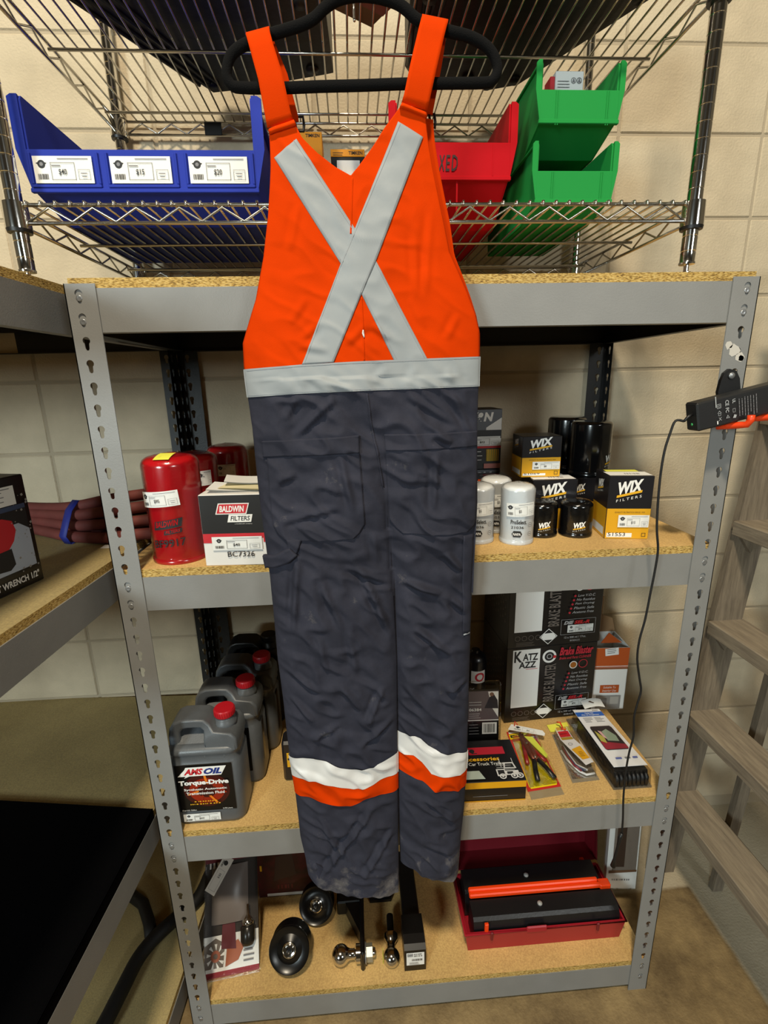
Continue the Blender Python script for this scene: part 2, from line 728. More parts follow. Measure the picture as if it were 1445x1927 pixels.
def slotted_flange(mb, z0, z1, u0, u1, uc, fn, m, first, thick=.0018, skip=()):
    """strip from z0 to z1, u0 to u1, with key holes every SLOT; fn(u, z, h) places it"""
    kh = keyhole()
    n = len(kh)
    z = z0
    k = 0
    centres = []
    zc = first
    while zc > z0 + .012:
        if zc < z1 - .012:
            centres.append(zc)
        zc -= SLOT
    centres.sort()
    edges = [z0] + [(a + b) / 2 for a, b in zip(centres, centres[1:])] + [z1]
    for ci, zc in enumerate(centres):
        a, b = edges[ci], edges[ci + 1]
        outer = []
        for (px, py) in kh:
            dx, dy = px, py - .0 - .001
            t = 1e9
            if dx > 1e-9:
                t = min(t, (u1 - uc) / dx)
            if dx < -1e-9:
                t = min(t, (u0 - uc) / dx)
            if dy > 1e-9:
                t = min(t, (b - zc) / dy)
            if dy < -1e-9:
                t = min(t, (a - zc) / dy)
            outer.append([uc + dx * t, zc + dy * t])
        for (cu, cz) in ((u0, a), (u0, b), (u1, a), (u1, b)):
            q = min(range(n), key=lambda i: (outer[i][0] - cu) ** 2 + (outer[i][1] - cz) ** 2)
            outer[q] = [cu, cz]
        vs = []
        for h in (0, thick):
            vs += [fn(p[0], p[1], h) for p in outer]
            vs += [fn(uc + p[0], zc + p[1], h) for p in kh]
        fs = []
        for i in range(n):
            j = (i + 1) % n
            fs.append((i, j, n + j, n + i))
            fs.append((2 * n + i, 3 * n + i, 3 * n + j, 2 * n + j))
            fs.append((n + i, n + j, 3 * n + j, 3 * n + i))
        mb.add(vs, fs, m)


def post_mesh(x_out, sx, y_face, sy, z0=0.0, z1=Z_TOP, w=.0518, m=None):
    """angle post: outer corner at (x_out, y_face), flanges run sx in x and sy in y"""
    mb = MB()
    first = 72 * .0254 - .7 * SLOT

    def fx(u, z, h):
        return (x_out + sx * u, y_face + sy * h, z)

    def fy(u, z, h):
        return (x_out + sx * h, y_face + sy * u, z)
    slotted_flange(mb, z0, z1, 0, w, .0225, fx, (m or M_STEEL), first)
    slotted_flange(mb, z0, z1, 0, .036, .02, fy, (m or M_STEEL), first)
    # rounded bend of the angle
    mb.box((min(x_out, x_out + sx * .0018), min(y_face, y_face + sy * .0018), z0),
           (max(x_out, x_out + sx * .0018), max(y_face, y_face + sy * .0018), z1), (m or M_STEEL))
    return mb


def beam_mesh(p0, p1, zt, out, m=None):
    """C beam from p0 to p1 (plan points), face on the side of plan vector out"""
    p0, p1, out = Vector(p0), Vector(p1), Vector(out)
    mb = MB()
    d = (p1 - p0)
    prof = [(0, 0), (0, -BH), (-.022, -BH), (-.022, -BH + .002), (-.002, -BH + .002), (-.002, -.016), (-.016, -.016),
            (-.016, -.018 + .016), (-.004, 0)]
    vs = []
    for q in (p0, p1):
        for a, z in prof:
            w = q + out * a
            vs.append((w.x, w.y, zt + z))
    n = len(prof)
    fs = [list(range(n)), list(range(n, 2 * n))[::-1]]
    for i in range(n):
        j = (i + 1) % n
        fs.append((i, n + i, n + j, j))
    mb.add(vs, fs, (m or M_STEEL))
    return mb


def rivets(x, y, zt, parent, first=72 * .0254 - .7 * SLOT):
    z = first
    while z > 0:
        if zt - BH - .004 < z < zt + .004:
            M = Matrix.Translation((x, y, z - .003)) @ Matrix.Rotation(PI / 2, 4, 'X')
            obj('rivet', MB().lathe([(.0056, -.0012), (.0056, .0006), (.0042, .0012), (.0018, .0004)], M_RIVET, 12, M), parent)
        z -= SLOT


X0, X1, YB = -.0207, 1.2139, .5405
rack = thing('shelving_rack', 'wide grey steel shelving rack facing the camera behind the hanging overalls', 'shelving rack', (.6, .27, 0))
for (xo, sx, yf, sy) in ((X0, 1, 0, 1), (X1, -1, 0, 1), (X0, 1, YB, -1), (X1, -1, YB, -1)):
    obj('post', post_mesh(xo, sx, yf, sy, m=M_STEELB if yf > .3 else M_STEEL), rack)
mb = MB()
for cx, r, k in ((1.184, .012, 3), (1.197, .010, 5), (1.2, .006, 2), (1.172, .008, 3)):
    random.seed(int(r * 1e5))
    mb.add([(cx + random.uniform(.7, 1.1) * r * math.cos(a * PI / 5), -.0004, 1.693 + (1.184 - cx) * .9 + random.uniform(.7, 1.2) * r * math.sin(a * PI / 5)) for a in range(10)],
           [list(range(10))], mat('torn label paper', '#c3beb5', rough=.8))
obj('label_residue', mb, rack)['label'] = 'torn remains of a white sticker'
for zt in BT:
    fb = obj('beam', beam_mesh((X0 + .002, .0024), (X1 - .002, .0024), zt, (0, -1)), rack)
    for x in (X0 + .0225, X1 - .0225):
        rivets(x, .0006, zt, fb)
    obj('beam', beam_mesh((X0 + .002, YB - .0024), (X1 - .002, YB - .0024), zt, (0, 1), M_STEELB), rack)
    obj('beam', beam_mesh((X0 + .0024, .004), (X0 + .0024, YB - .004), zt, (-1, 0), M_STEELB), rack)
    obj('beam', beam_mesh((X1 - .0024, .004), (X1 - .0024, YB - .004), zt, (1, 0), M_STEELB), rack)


def board_mesh(x0, y0, x1, y1, zt, M=None, top=None):
    mb = MB()
    t = .0165
    mb.add([(x0, y0, zt), (x1, y0, zt), (x1, y1, zt), (x0, y1, zt)], [(0, 1, 2, 3)], top or M_BOARD, M=M)
    mb.add([(x0, y0, zt - t), (x1, y0, zt - t), (x1, y1, zt - t), (x0, y1, zt - t)], [(3, 2, 1, 0)], M_BOARD, M=M)
    vs = [(x0, y0, zt), (x1, y0, zt), (x1, y1, zt), (x0, y1, zt), (x0, y0, zt - t), (x1, y0, zt - t), (x1, y1, zt - t), (x0, y1, zt - t)]
    mb.add(vs, [(0, 4, 5, 1), (1, 5, 6, 2), (2, 6, 7, 3), (3, 7, 4, 0)], M_BEDGE, M=M)
    return mb


BZ = tuple(z + .0162 for z in BT)
for zt in BZ:
    obj('shelf_board', board_mesh(X0 + .006, .0045, X1 - .006, YB - .0045, zt), rack)

# the rack on the left, standing at a right angle; local frame: q runs along the wall, p towards the room
LR = thing('shelving_rack', 'grey steel shelving rack at left, turned sideways with a black mat on a shelf', 'shelving rack', (-.35, -.1, 0))
LX, LSL = -.0315, .058            # front face near the wall, and how far it swings out per metre


def lrm():
    # local x = out of the rack face (+x world), local y = world y
    c, s_ = math.cos(math.atan(LSL)), math.sin(math.atan(LSL))
    return Matrix.Translation((LX, YB - .004, 0)) @ Matrix.Rotation(-math.atan(LSL), 4, 'Z')


LM = lrm()


def LMB(mb):
    mb.v = [LM @ v for v in mb.v]
    return mb


LZ = (BT[0] + .0035,) + tuple(z - .006 for z in BT[1:])
LLEN, LDEP = 1.22, .92
for (xo, sx, yf, sy) in ((0, -1, 0, -1), (-LDEP, 1, 0, -1), (0, -1, -LLEN, 1), (-LDEP, 1, -LLEN, 1)):
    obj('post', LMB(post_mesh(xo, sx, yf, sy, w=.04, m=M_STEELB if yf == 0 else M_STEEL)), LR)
for zt in LZ:
    obj('beam', LMB(beam_mesh((-.0024, -LLEN + .003), (-.0024, -.003), zt, (1, 0))), LR)
    obj('beam', LMB(beam_mesh((-LDEP + .0024, -LLEN + .003), (-LDEP + .0024, -.003), zt, (-1, 0))), LR)
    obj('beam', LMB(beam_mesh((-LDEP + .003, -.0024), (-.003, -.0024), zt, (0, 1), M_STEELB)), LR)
    obj('beam', LMB(beam_mesh((-LDEP + .003, -LLEN + .0024), (-.003, -LLEN + .0024), zt, (0, -1))), LR)
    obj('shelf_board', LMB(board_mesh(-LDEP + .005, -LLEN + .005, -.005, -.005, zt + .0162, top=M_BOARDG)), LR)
LBZ = tuple(z + .0162 for z in LZ)

# ---------------------------------------------------------------- chrome wire shelving standing on the racks
WU = thing('wire_shelving', 'chrome wire shelving unit standing on top of the grey racks', 'wire shelving', (.5, .28, BZ[0]))
PXL, PXR, PYF, PYB = -.091, 1.089, .030, .520


def wpost(x, y, zfoot, zcap):
    mb = MB()
    prof = [(.0001, zcap), (.0135, zcap), (.0138, zcap + .003), (.0127, zcap + .005)]
    z = zcap + .02
    while z < 2.74:
        prof += [(.0127, z), (.0119, z + .0008), (.0119, z + .0018), (.0127, z + .0026)]
        z += .0254
    prof += [(.0127, 2.75), (.0001, 2.756)]
    M = Matrix.Translation((x, y, 0))
    mb.lathe(prof, M_CHROME, 20, M)
    mb.lathe([(.0001, zfoot), (.009, zfoot), (.009, zfoot + .004), (.0045, zfoot + .005), (.0045, zcap + .001), (.0001, zcap + .001)], M_CHROME, 12, M)
    return sharp(obj('post', mb, WU), 30)


wpost(PXL, PYF, LBZ[0] + .0005, 1.846)
wpost(PXL, PYB, LBZ[0] + .0005, 1.846)
wpost(PXR, PYF, BZ[0] + .0005, 1.849)
wpost(PXR, PYB, BZ[0] + .0005, 1.849)
PITCH = .0236


def truss(mb, p0, p1, zt, zb, per=.0708, zr=.0024):
    p0, p1 = Vector(p0), Vector(p1)
    d = p1 - p0
    n = max(2, round(d.length / per))
    for z, r in ((zt, .0033), (zb, .0033)):
        mb.tube([(p0.x, p0.y, z), (p1.x, p1.y, z)], r, M_CHROMEW, 8)
    pts = []
    for k in range(2 * n + 1):
        t = k / (2 * n)
        q = p0 + d * t
        pts.append((q.x, q.y, zb + .002 if k % 2 == 0 else zt - .004))
    mb.tube(pts, .0022, M_CHROMEW, 6)


for (zt, nm) in ((1.9480, 'lower'), (2.2860, 'upper')):
    zb = zt - .0275
    mb = MB()
    a = .020
    truss(mb, (PXL + a, PYF - .004, 0), (PXR - a, PYF - .004, 0), zt, zb)
    truss(mb, (PXL + a, PYB + .004, 0), (PXR - a, PYB + .004, 0), zt, zb)
    truss(mb, (PXL - .002, PYF + a, 0), (PXL - .002, PYB - a, 0), zt, zb, .085)
    truss(mb, (PXR + .002, PYF + a, 0), (PXR + .002, PYB - a, 0), zt, zb, .085)
    for y in (PYF + .205, PYB - .062):
        mb.tube([(PXL - .002, y, zt - .010), (PXR + .002, y, zt - .010)], .0031, M_CHROMEW, 8)
    shelf = obj('wire_shelf', mb, WU)
    proto = None
    n = int((PXR - PXL - .03) / PITCH)
    xs = [PXL + .02 + (PXR - PXL - .04) * k / n for k in range(n + 1)]
    for x in xs:
        if proto is None:
            w = MB().tube([(x, PYF - .006, zt + .0045), (x, PYB + .006, zt + .0045)], .0021, M_CHROMEW, 6)
            w.tube([(x, PYF - .0066, zt + .0052), (x, PYF - .0072, zt - .004)], .0024, M_CHROMEW, 6)
            proto = obj('wire', w, shelf)
        else:
            o = proto.copy()
            COL.objects.link(o)
            o.parent = shelf
            o.location = (x - xs[0], 0, 0)
    for (x, y) in ((PXL, PYF), (PXR, PYF), (PXL, PYB), (PXR, PYB)):
        s = MB().lathe([(.0128, zt - .036), (.0195, zt - .036), (.0195, zt - .030), (.0185, zt + .004), (.0135, zt + .006)], M_CHROME, 20, Matrix.Translation((x, y, 0)))
        s.lathe([(.0128, zt - .0415), (.0185, zt - .0415), (.0195, zt - .0362), (.0128, zt - .0362)], M_BLACKP, 20, Matrix.Translation((x, y, 0)))
        sharp(obj('corner_sleeve', s, shelf), 35)
# black tag clips on the rear rail of the upper shelf
for x in (.139, .606):
    cl = MB().box((x - .021, PYB - .004, 2.2555), (x + .021, PYB - .0005, 2.2845), M_BLACKP, bev=.001)
    o = tag(obj('rail_label_holder', cl, None, (x, PYB, 2.27)), '', 'label holder')
    o['label'] = ('black label holder clipped to the rear rail above the blue bin' if x < .4 else
                  'black label holder on the rear rail, beside the right overall strap')
WZ = 1.9480 + .0045 + .0022       # level on which things stand on the lower wire shelf
UZ = 2.2860 + .0045 + .0022

# ---------------------------------------------------------------- the hanging bib overalls
YC = -.065                         # plane of the cloth


def oz(u, v, y=YC - .018):
    p = at(u, v, y)
    return (p.x, p.z)


def prof(pts):
    """pixel outline -> table z -> x, increasing z"""
    q = sorted((oz(u, v)[1], oz(u, v)[0]) for u, v in pts)
    return q


LE = prof([(503, 237), (505, 300), (500, 400), (492, 480), (478, 560), (460, 620), (453, 645), (455, 690), (462, 745), (470, 800), (478, 880),
           (486, 950), (494, 1010), (505, 1090), (512, 1160), (520, 1250), (532, 1340), (543, 1440), (553, 1500), (560, 1560), (567, 1620), (577, 1655), (584, 1700)])
RE = prof([(804, 195), (812, 245), (822, 310), (833, 375), (843, 430), (850, 470), (868, 510), (885, 550), (900, 590), (907, 622), (907, 680), (905, 730),
           (903, 790), (903, 880), (903, 950), (900, 1010), (896, 1080), (893, 1160), (890, 1250), (888, 1330), (885, 1430), (880, 1520), (873, 1580), (866, 1665), (864, 1690)])
M1 = prof([(690, 740), (712, 850), (726, 950), (735, 1050), (741, 1110), (748, 1250), (749, 1387), (750, 1500), (752, 1700)])
M2 = prof([(692, 740), (712, 850), (727, 950), (737, 1050), (742, 1110), (744, 1250), (747, 1387), (749, 1500), (757, 1690)])
ZW = .5 * (oz(453, 720)[1] + oz(905, 700)[1])
ZSP = oz(738, 1120)[1]
ZMID = oz(700, 800)[1]

CREASE = [(555, 822, 630, 748, 1.), (535, 792, 560, 742, .8), (765, 742, 860, 800, .9), (850, 740, 892, 822, 1.), (815, 815, 850, 832, 1.4),
          (675, 1065, 735, 1185, 1.6), (650, 1064, 740, 1100, 1.2), (742, 1205, 700, 1130, 1.2), (560, 1050, 553, 1190, 1.4), (600, 1080, 645, 1180, 1.2),
          (760, 1095, 830, 1118, 1.6), (838, 1040, 872, 1078, 1.5), (780, 1182, 850, 1232, 1.6), (545, 1312, 592, 1352, 1.4), (640, 1282, 682, 1335, 1.),
          (540, 1262, 605, 1300, 1.3), (722, 1290, 690, 1362, 1.2), (676, 1402, 742, 1352, 1.2), (838, 1302, 882, 1288, 1.2), (705, 1512, 602, 1650, 1.5),
          (742, 1560, 680, 1645, 1.1), (600, 1532, 642, 1605, .8), (800, 1500, 862, 1552, 1.), (800, 1590, 862, 1612, .8), (530, 980, 640, 950, .9),
          (520, 905, 560, 890, .9), (640, 850, 665, 960, .9), (820, 850, 815, 960, .9), (745, 900, 830, 905, .6), (600, 1190, 615, 1260, 1.),
          (655, 1180, 672, 1270, .9), (585, 1390, 640, 1360, .8), (760, 1290, 800, 1330, .8), (700, 1000, 712, 1060, 1.), (850, 1130, 885, 1160, 1.1),
          (620, 690, 660, 720, .35), (730, 690, 700, 722, .35), (780, 690, 770, 720, .3), (560, 700, 575, 728, .3), (840, 690, 850, 722, .3),
          (565, 640, 600, 610, .5), (545, 610, 575, 560, .4), (560, 380, 545, 470, .5), (815, 380, 800, 560, .5), (780, 420, 785, 560, .4),
          (865, 590, 840, 640, .5), (700, 610, 735, 640, .6), (650, 650, 690, 610, .5), (560, 650, 620, 660, .5), (770, 560, 800, 620, .4)]
CREASE = [(oz(a, b), oz(c, d), k) for a, b, c, d, k in CREASE]


def wr(x, z):
    """folds of the cloth, metres towards the viewer"""
    w = 1.0 if z < ZW else .30
    k = 0.0
    k += .0095 * w * noise.noise(Vector((x * 9, z * 5.0, 3.1)))
    k += .0075 * w * noise.noise(Vector(((x + z) * 16, (x - z) * 8, 9.4)))
    r = noise.noise(Vector(((x - z * .7) * 13, (x * .7 + z) * 26, 1.7)))
    k += .0065 * w * (1 - abs(r) * 3 if abs(r) < .33 else 0)
    k += .0030 * w * noise.noise(Vector((x * 42, z * 30, 5.5)))
    for (ax, az), (bx, bz), s in CREASE:
        dx, dz = bx - ax, bz - az
        if min(ax, bx) - .03 < x < max(ax, bx) + .03 and min(az, bz) - .03 < z < max(az, bz) + .03:
            t = max(0, min(1, ((x - ax) * dx + (z - az) * dz) / (dx * dx + dz * dz)))
            d = math.hypot(x - ax - dx * t, z - az - dz * t)
            e = 1 - abs(2 * t - 1) ** 3
            sgn = (x - ax) * dz - (z - az) * dx
            k += s * e * w ** .35 * (.0062 * math.exp(-(d / .0058) ** 2) - .0050 * math.exp(-((d - .010) / .006) ** 2) * (1 if sgn > 0 else .3))
    return k


def bulge(x, a, b, T, p=.55):
    c, h = (a + b) / 2, max(1e-4, (b - a) / 2)
    s = max(-1, min(1, (x - c) / h))
    return T * (1 - s * s) ** p, 1 - abs(s) ** 6


def thick(z):
    return interp([(.45, .024), (1.1, .026), (1.3, .030), (1.6, .028), (1.75, .020), (2.0, .007), (2.1, .004)], z)


def Ffront(x, z):
    """y of the cloth on the viewer's side"""
    T = thick(z)
    a, b = interp(LE, z), interp(RE, z)
    bt, ft = bulge(x, a, b, T)
    if z < ZMID:
        m1, m2 = interp(M1, z), interp(M2, z)
        if x < m1:
            bl, fl = bulge(x, a, m1, T)
        else:
            bl, fl = bulge(x, m2, b, T)
            bl -= .012
        w = min(1, (ZMID - z) / (ZMID - ZSP))
        bt = bt * (1 - w) + bl * w
        ft = ft * (1 - w) + fl * w
    return YC - bt - wr(x, z) * max(.15, ft)


M_ORANGE = mat('orange twill', '#c93700', rough=.85, var=.05, vscale=22, bump=.18, bscale=900, spec=.05)
M_NAVY = mat('navy twill', '#292a36', rough=.85, var=.16, vscale=7, bump=.25, bscale=900, detail=6, spec=.2)


def dusty_navy():
    m = bpy.data.materials.new('dusty navy twill')
    m.use_nodes = True
    N, L = m.node_tree.nodes, m.node_tree.links
    b = N['Principled BSDF']
    tc = N.new('ShaderNodeTexCoord')
    sp = N.new('ShaderNodeSeparateXYZ')
    L.new(tc.outputs['Object'], sp.inputs[0])
    n = N.new('ShaderNodeTexNoise')
    n.inputs['Scale'].default_value = 16
    n.inputs['Detail'].default_value = 7
    n.inputs['Roughness'].default_value = .68
    L.new(tc.outputs['Object'], n.inputs['Vector'])
    # dust gathers on the lowest hand's breadth of the legs
    mr = N.new('ShaderNodeMapRange')
    mr.inputs['From Min'].default_value = .0
    mr.inputs['From Max'].default_value = .17
    mr.inputs['To Min'].default_value = .21
    mr.inputs['To Max'].default_value = -.08
    L.new(sp.outputs[2], mr.inputs['Value'])
    ad = N.new('ShaderNodeMath')
    ad.operation = 'ADD'
    L.new(n.outputs['Fac'], ad.inputs[0])
    L.new(mr.outputs[0], ad.inputs[1])
    r = N.new('ShaderNodeValToRGB')
    e = r.color_ramp.elements
    e[0].position, e[0].color = .30, lin('#262732')
    e[1].position, e[1].color = .78, lin('#6d6866')
    x = e.new(.56)
    x.color = lin('#2f303c')
    L.new(ad.outputs[0], r.inputs['Fac'])
    L.new(r.outputs['Color'], b.inputs['Base Color'])
    t = N.new('ShaderNodeTexNoise')
    t.inputs['Scale'].default_value = 700
    L.new(tc.outputs['Object'], t.inputs['Vector'])
    bp = N.new('ShaderNodeBump')
    bp.inputs['Strength'].default_value = .25
    bp.inputs['Distance'].default_value = .001
    L.new(t.outputs['Fac'], bp.inputs['Height'])
    L.new(bp.outputs['Normal'], b.inputs['Normal'])
    b.inputs['Roughness'].default_value = .85
    b.inputs['Specular IOR Level'].default_value = .25
    return m


M_TROUSER = dusty_navy()
M_TAPE = mat('reflective tape', '#92979a', rough=.55, metal=.0, spec=.25, var=.04, vscale=12, bump=.15, bscale=60)
M_TAPEW = mat('reflective tape on the legs', '#d9d9d8', rough=.4, metal=.1, var=.04, vscale=12, bump=.2, bscale=60)
M_STITCH = mat('pale stitching', '#8f9296', rough=.8)
M_STITCHN = mat('dark stitching', '#25273a', rough=.9)

OV = thing('bib_overalls', 'orange and navy bib overalls with grey reflective X across the back, hanging from hanger', 'overalls', (.45, YC, .5))

# waist line (bottom of the orange) as a table x -> z
WTOP = sorted(oz(*p) for p in [(450, 695), (520, 690), (570, 686), (680, 680), (800, 675), (910, 670)])
WBOT = sorted(oz(*p) for p in [(455, 749), (560, 741), (690, 735), (800, 731), (910, 727)])
TOP = [(0, oz(503, 237)), (.165, oz(552, 222)), (.21, oz(567, 252)), (.30, oz(598, 284)), (.40, oz(632, 310)), (.49, oz(660, 326)), (.53, oz(672, 312)), (.62, oz(700, 272)),
       (.72, oz(726, 232)), (.83, oz(756, 191)), (1.0, oz(804, 205))]
TOPZ = [(a, b[1]) for a, b in TOP]


def upper_pt(s, t, back=False):
    zt = interp(TOPZ, s)
    z = zt
    for _ in range(6):               # the cut of the neck follows the outline in x as well
        a, b = interp(LE, z), interp(RE, z)
        x = a + (b - a) * s
        zb = interp(WTOP, x) - .004
        z = zt + (zb - zt) * t
    tx = interp([(q, p[0]) for q, p in TOP], s)
    x = x + (tx - x) * (1 - t) ** 6
    return x, z


mb = MB()
mb.grid(lambda s, t: Vector((lambda p: (p[0], Ffront(*p), p[1]))(upper_pt(s, 1 - t))), 130, 140, M_ORANGE)
o = obj('bib_back', mb, OV)
sm = o.modifiers.new('cloth', 'SOLIDIFY')
sm.thickness = .0016
sm.offset = 0
# front bib: the second layer, seen along the right armhole
mb = MB()


def bibf(s, t):
    x, z = upper_pt(s, 1 - t)
    lo = oz(660, 420)[1]
    if .1 < s < .9:
        k = min(1, (s - .1) / .08, (.9 - s) / .08)
        z = z + (min(z, lo) - z) * k
    a, b = interp(LE, z), interp(RE, z)
    T = thick(z)
    return Vector((x + .004 + .010 * s * min(1, max(0, (z - 1.75) / .15)), YC + .012 + bulge(x, a, b, T * .6)[0], z))


mb.grid(bibf, 40, 50, M_ORANGE)
o = obj('bib_front', mb, OV)
sm = o.modifiers.new('cloth', 'SOLIDIFY')
sm.thickness = .0016


def ring(a, b, z, n, yc, T, x2z=None, front=None, eps=0.0):
    """closed loop round a leg or the hips, starting at the left edge, front first"""
    out = []
    for i in range(n):
        th = 2 * PI * i / n
        c, h = (a + b) / 2, (b - a) / 2 + eps * .6
        x = c - h * math.cos(th)
        zz = x2z(x) if x2z else z
        if math.sin(th) >= 0:
            y = front(x, zz) - eps
        else:
            y = yc + T * .75 * abs(math.sin(th)) ** 1.1 + eps
        out.append(Vector((x, y, zz)))
    return out


mb = MB()
NR = 230
rws = []
for j in range(151):
    t = j / 150

    def x2z(x, t=t):
        z1 = interp(WBOT, x) + .006
        return z1 + (ZSP - .012 - z1) * t
    zm = x2z(interp(M1, ZW))
    rws.append(ring(interp(LE, zm), interp(RE, zm), zm, NR, YC, thick(zm), x2z, Ffront))
mb.rows(rws, M_TROUSER, closed=True)
HEML = sorted(oz(*p) for p in [(560, 1640), (580, 1657), (610, 1670), (655, 1682), (700, 1680), (728, 1688), (752, 1691), (760, 1691)])
HEMR = sorted(oz(*p) for p in [(745, 1636), (757, 1640), (800, 1651), (840, 1665), (866, 1668), (880, 1668)])


def leg_front(which):
    def f(x, z):
        a, b = (interp(LE, z), interp(M1, z)) if which == 0 else (interp(M2, z), interp(RE, z))
        bl, fl = bulge(x, a, b, thick(z))
        if which:
            bl -= .012
        return YC - bl - wr(x, z) * max(.15, fl)
    return f


def leg_rings(which, ztop, zbot, nrow, eps=0.0, n=150):
    out = []
    for j in range(nrow + 1):
        t = j / nrow

        def x2z(x, t=t):
            return ztop(x) + (zbot(x) - ztop(x)) * t
        zm = x2z((interp(LE, 1.0) + interp(M1, 1.0)) / 2 if which == 0 else (interp(M2, 1.0) + interp(RE, 1.0)) / 2)
        a, b = (interp(LE, zm), interp(M1, zm)) if which == 0 else (interp(M2, zm), interp(RE, zm))
        out.append(ring(a, b, zm, n, YC + (.012 if which else 0), thick(zm), x2z, leg_front(which), eps))
    return out


for w, hem in ((0, HEML), (1, HEMR)):
    rr = leg_rings(w, lambda x: ZSP + .004, lambda x, hem=hem: interp(hem, x) + .0016 * math.sin(x * 260) * (1 if w == 0 else .5), 190)
    mb.rows(rr, M_TROUSER, closed=True)
    # inside of the hem
    last = rr[-1]
    c = sum(last, Vector()) / len(last)
    inner = [[p + Vector(((c.x - p.x) * .03, (c.y - p.y) * .12, .0)) for p in last], [p + Vector(((c.x - p.x) * .03, (c.y - p.y) * .12, .06)) for p in last]]
    mb.rows([last] + inner, M_NAVY, closed=True)
obj('trousers', mb, OV)

# waist tape, all the way round
mb = MB()
rws = []
for j in range(17):
    t = j / 16

    def x2z(x, t=t):
        return interp(WTOP, x) + (interp(WBOT, x) - interp(WTOP, x)) * t
    zm = x2z(.46)
    rws.append(ring(interp(LE, zm), interp(RE, zm), zm, 220, YC, thick(zm), x2z, Ffront, .0022))
mb.rows(rws, M_TAPE, closed=True)
wt = obj('reflective_waist_tape', mb, OV)


def tab(pts):
    return sorted(oz(*p) for p in pts)


for w, T1, T2, T3 in (
        (0, [(540, 1430), (590, 1423), (615, 1428), (640, 1438), (665, 1443), (690, 1442), (748, 1424), (755, 1423)],
         [(545, 1466), (595, 1462), (640, 1472), (665, 1478), (690, 1475), (720, 1466), (748, 1462), (755, 1462)],
         [(550, 1500), (610, 1504), (660, 1510), (700, 1497), (749, 1494), (755, 1494)]),
        (1, [(745, 1387), (775, 1389), (792, 1393), (806, 1406), (830, 1418), (885, 1429), (890, 1430)],
         [(745, 1425), (780, 1428), (795, 1438), (812, 1456), (845, 1458), (883, 1463), (890, 1464)],
         [(745, 1460), (775, 1466), (795, 1473), (820, 1487), (850, 1491), (881, 1495), (890, 1496)])):
    A, B, C_ = tab(T1), tab(T2), tab(T3)
    mb = MB().rows(leg_rings(w, lambda x: interp(A, x), lambda x: interp(B, x) - .0012, 14, .0026, 150), M_TAPEW, closed=True)
    obj('reflective_leg_band', mb, OV)['label'] = 'white reflective band'
    mb = MB().rows(leg_rings(w, lambda x: interp(B, x), lambda x: interp(C_, x), 14, .0016, 150), M_ORANGE, closed=True)
    obj('orange_leg_band', mb, OV)['label'] = 'orange band'


def patch(rows_px, nu, nv, m, eps, mb=None, skirt=True):
    """cloth patch lying on the overalls: rows_px is a list of ((u, v), (u, v)) left and right ends"""
    mb = mb or MB()
    R = [(oz(*a), oz(*b)) for a, b in rows_px]

    def pos(i, tj, e):
        f = tj * (len(R) - 1)
        k = min(int(f), len(R) - 2)
        q = f - k
        ax, az = (R[k][0][d] + (R[k + 1][0][d] - R[k][0][d]) * q for d in (0, 1))
        bx, bz = (R[k][1][d] + (R[k + 1][1][d] - R[k][1][d]) * q for d in (0, 1))
        x, z = ax + (bx - ax) * i, az + (bz - az) * i
        return Vector((x, Ffront(x, z) - e, z))
    vs, fs = [], []
    g = [[pos(i / nu, j / nv, eps) for i in range(nu + 1)] for j in range(nv + 1)]
    if skirt:
        lo = -.002
        top = [pos(i / nu, 0, lo) for i in range(nu + 1)]
        bot = [pos(i / nu, 1, lo) for i in range(nu + 1)]
        g = [top] + g + [bot]
        g = [[Vector((r[0].x, Ffront(r[0].x, r[0].z) - lo, r[0].z))] + r + [Vector((r[-1].x, Ffront(r[-1].x, r[-1].z) - lo, r[-1].z))] for r in g]
    mb.rows(g, m)
    return mb


def pxline(pts, w):
    """stitch line along pixels as thin rows"""
    rr = []
    for k, p in enumerate(pts):
        a = pts[max(0, k - 1)]
        b = pts[min(len(pts) - 1, k + 1)]
        d = math.hypot(b[0] - a[0], b[1] - a[1])
        nx, ny = -(b[1] - a[1]) / d * w, (b[0] - a[0]) / d * w
        rr.append(((p[0] - nx, p[1] - ny), (p[0] + nx, p[1] + ny)))
    return rr


T1L = [(513, 289), (640, 497), (743, 682)]
T1R = [(556, 254), (668, 430), (707, 492), (804, 676)]


def both(L, R_, n=14):
    def walk(P, t):
        seg = [math.hypot(b[0] - a[0], b[1] - a[1]) for a, b in zip(P, P[1:])]
        s = t * sum(seg)
        for (a, b), q in zip(zip(P, P[1:]), seg):
            if s <= q + 1e-9:
                return (a[0] + (b[0] - a[0]) * s / q, a[1] + (b[1] - a[1]) * s / q)
            s -= q
        return P[-1]
    return [(walk(L, k / n), walk(R_, k / n)) for k in range(n + 1)]


mb = patch(both([(513, 289), (641, 496)], [(556, 254), (668, 429)]) + both([(641, 496), (681, 556)], [(668, 429), (707, 490)], 4)[1:] +
           both([(681, 556), (743, 683)], [(707, 490), (804, 677)])[1:], 12, 110, M_TAPE, .0015)
for ln in ([(519, 290), (641, 489)], [(551, 257), (662, 428)], [(685, 556), (747, 678)], [(707, 497), (799, 675)]):
    patch(pxline([(ln[0][0] + (ln[1][0] - ln[0][0]) * k / 12, ln[0][1] + (ln[1][1] - ln[0][1]) * k / 12) for k in range(13)], .6), 1, 60, M_STITCH, .0019, mb, False)
obj('reflective_cross_tape', mb, OV)
mb = patch(both([(750, 223), (668, 429)], [(798, 251), (708, 489)]) + both([(668, 429), (641, 496)], [(708, 489), (679, 556)], 4)[1:] +
           both([(641, 496), (569, 686)], [(679, 556), (628, 682)])[1:], 12, 110, M_TAPE, .0028)
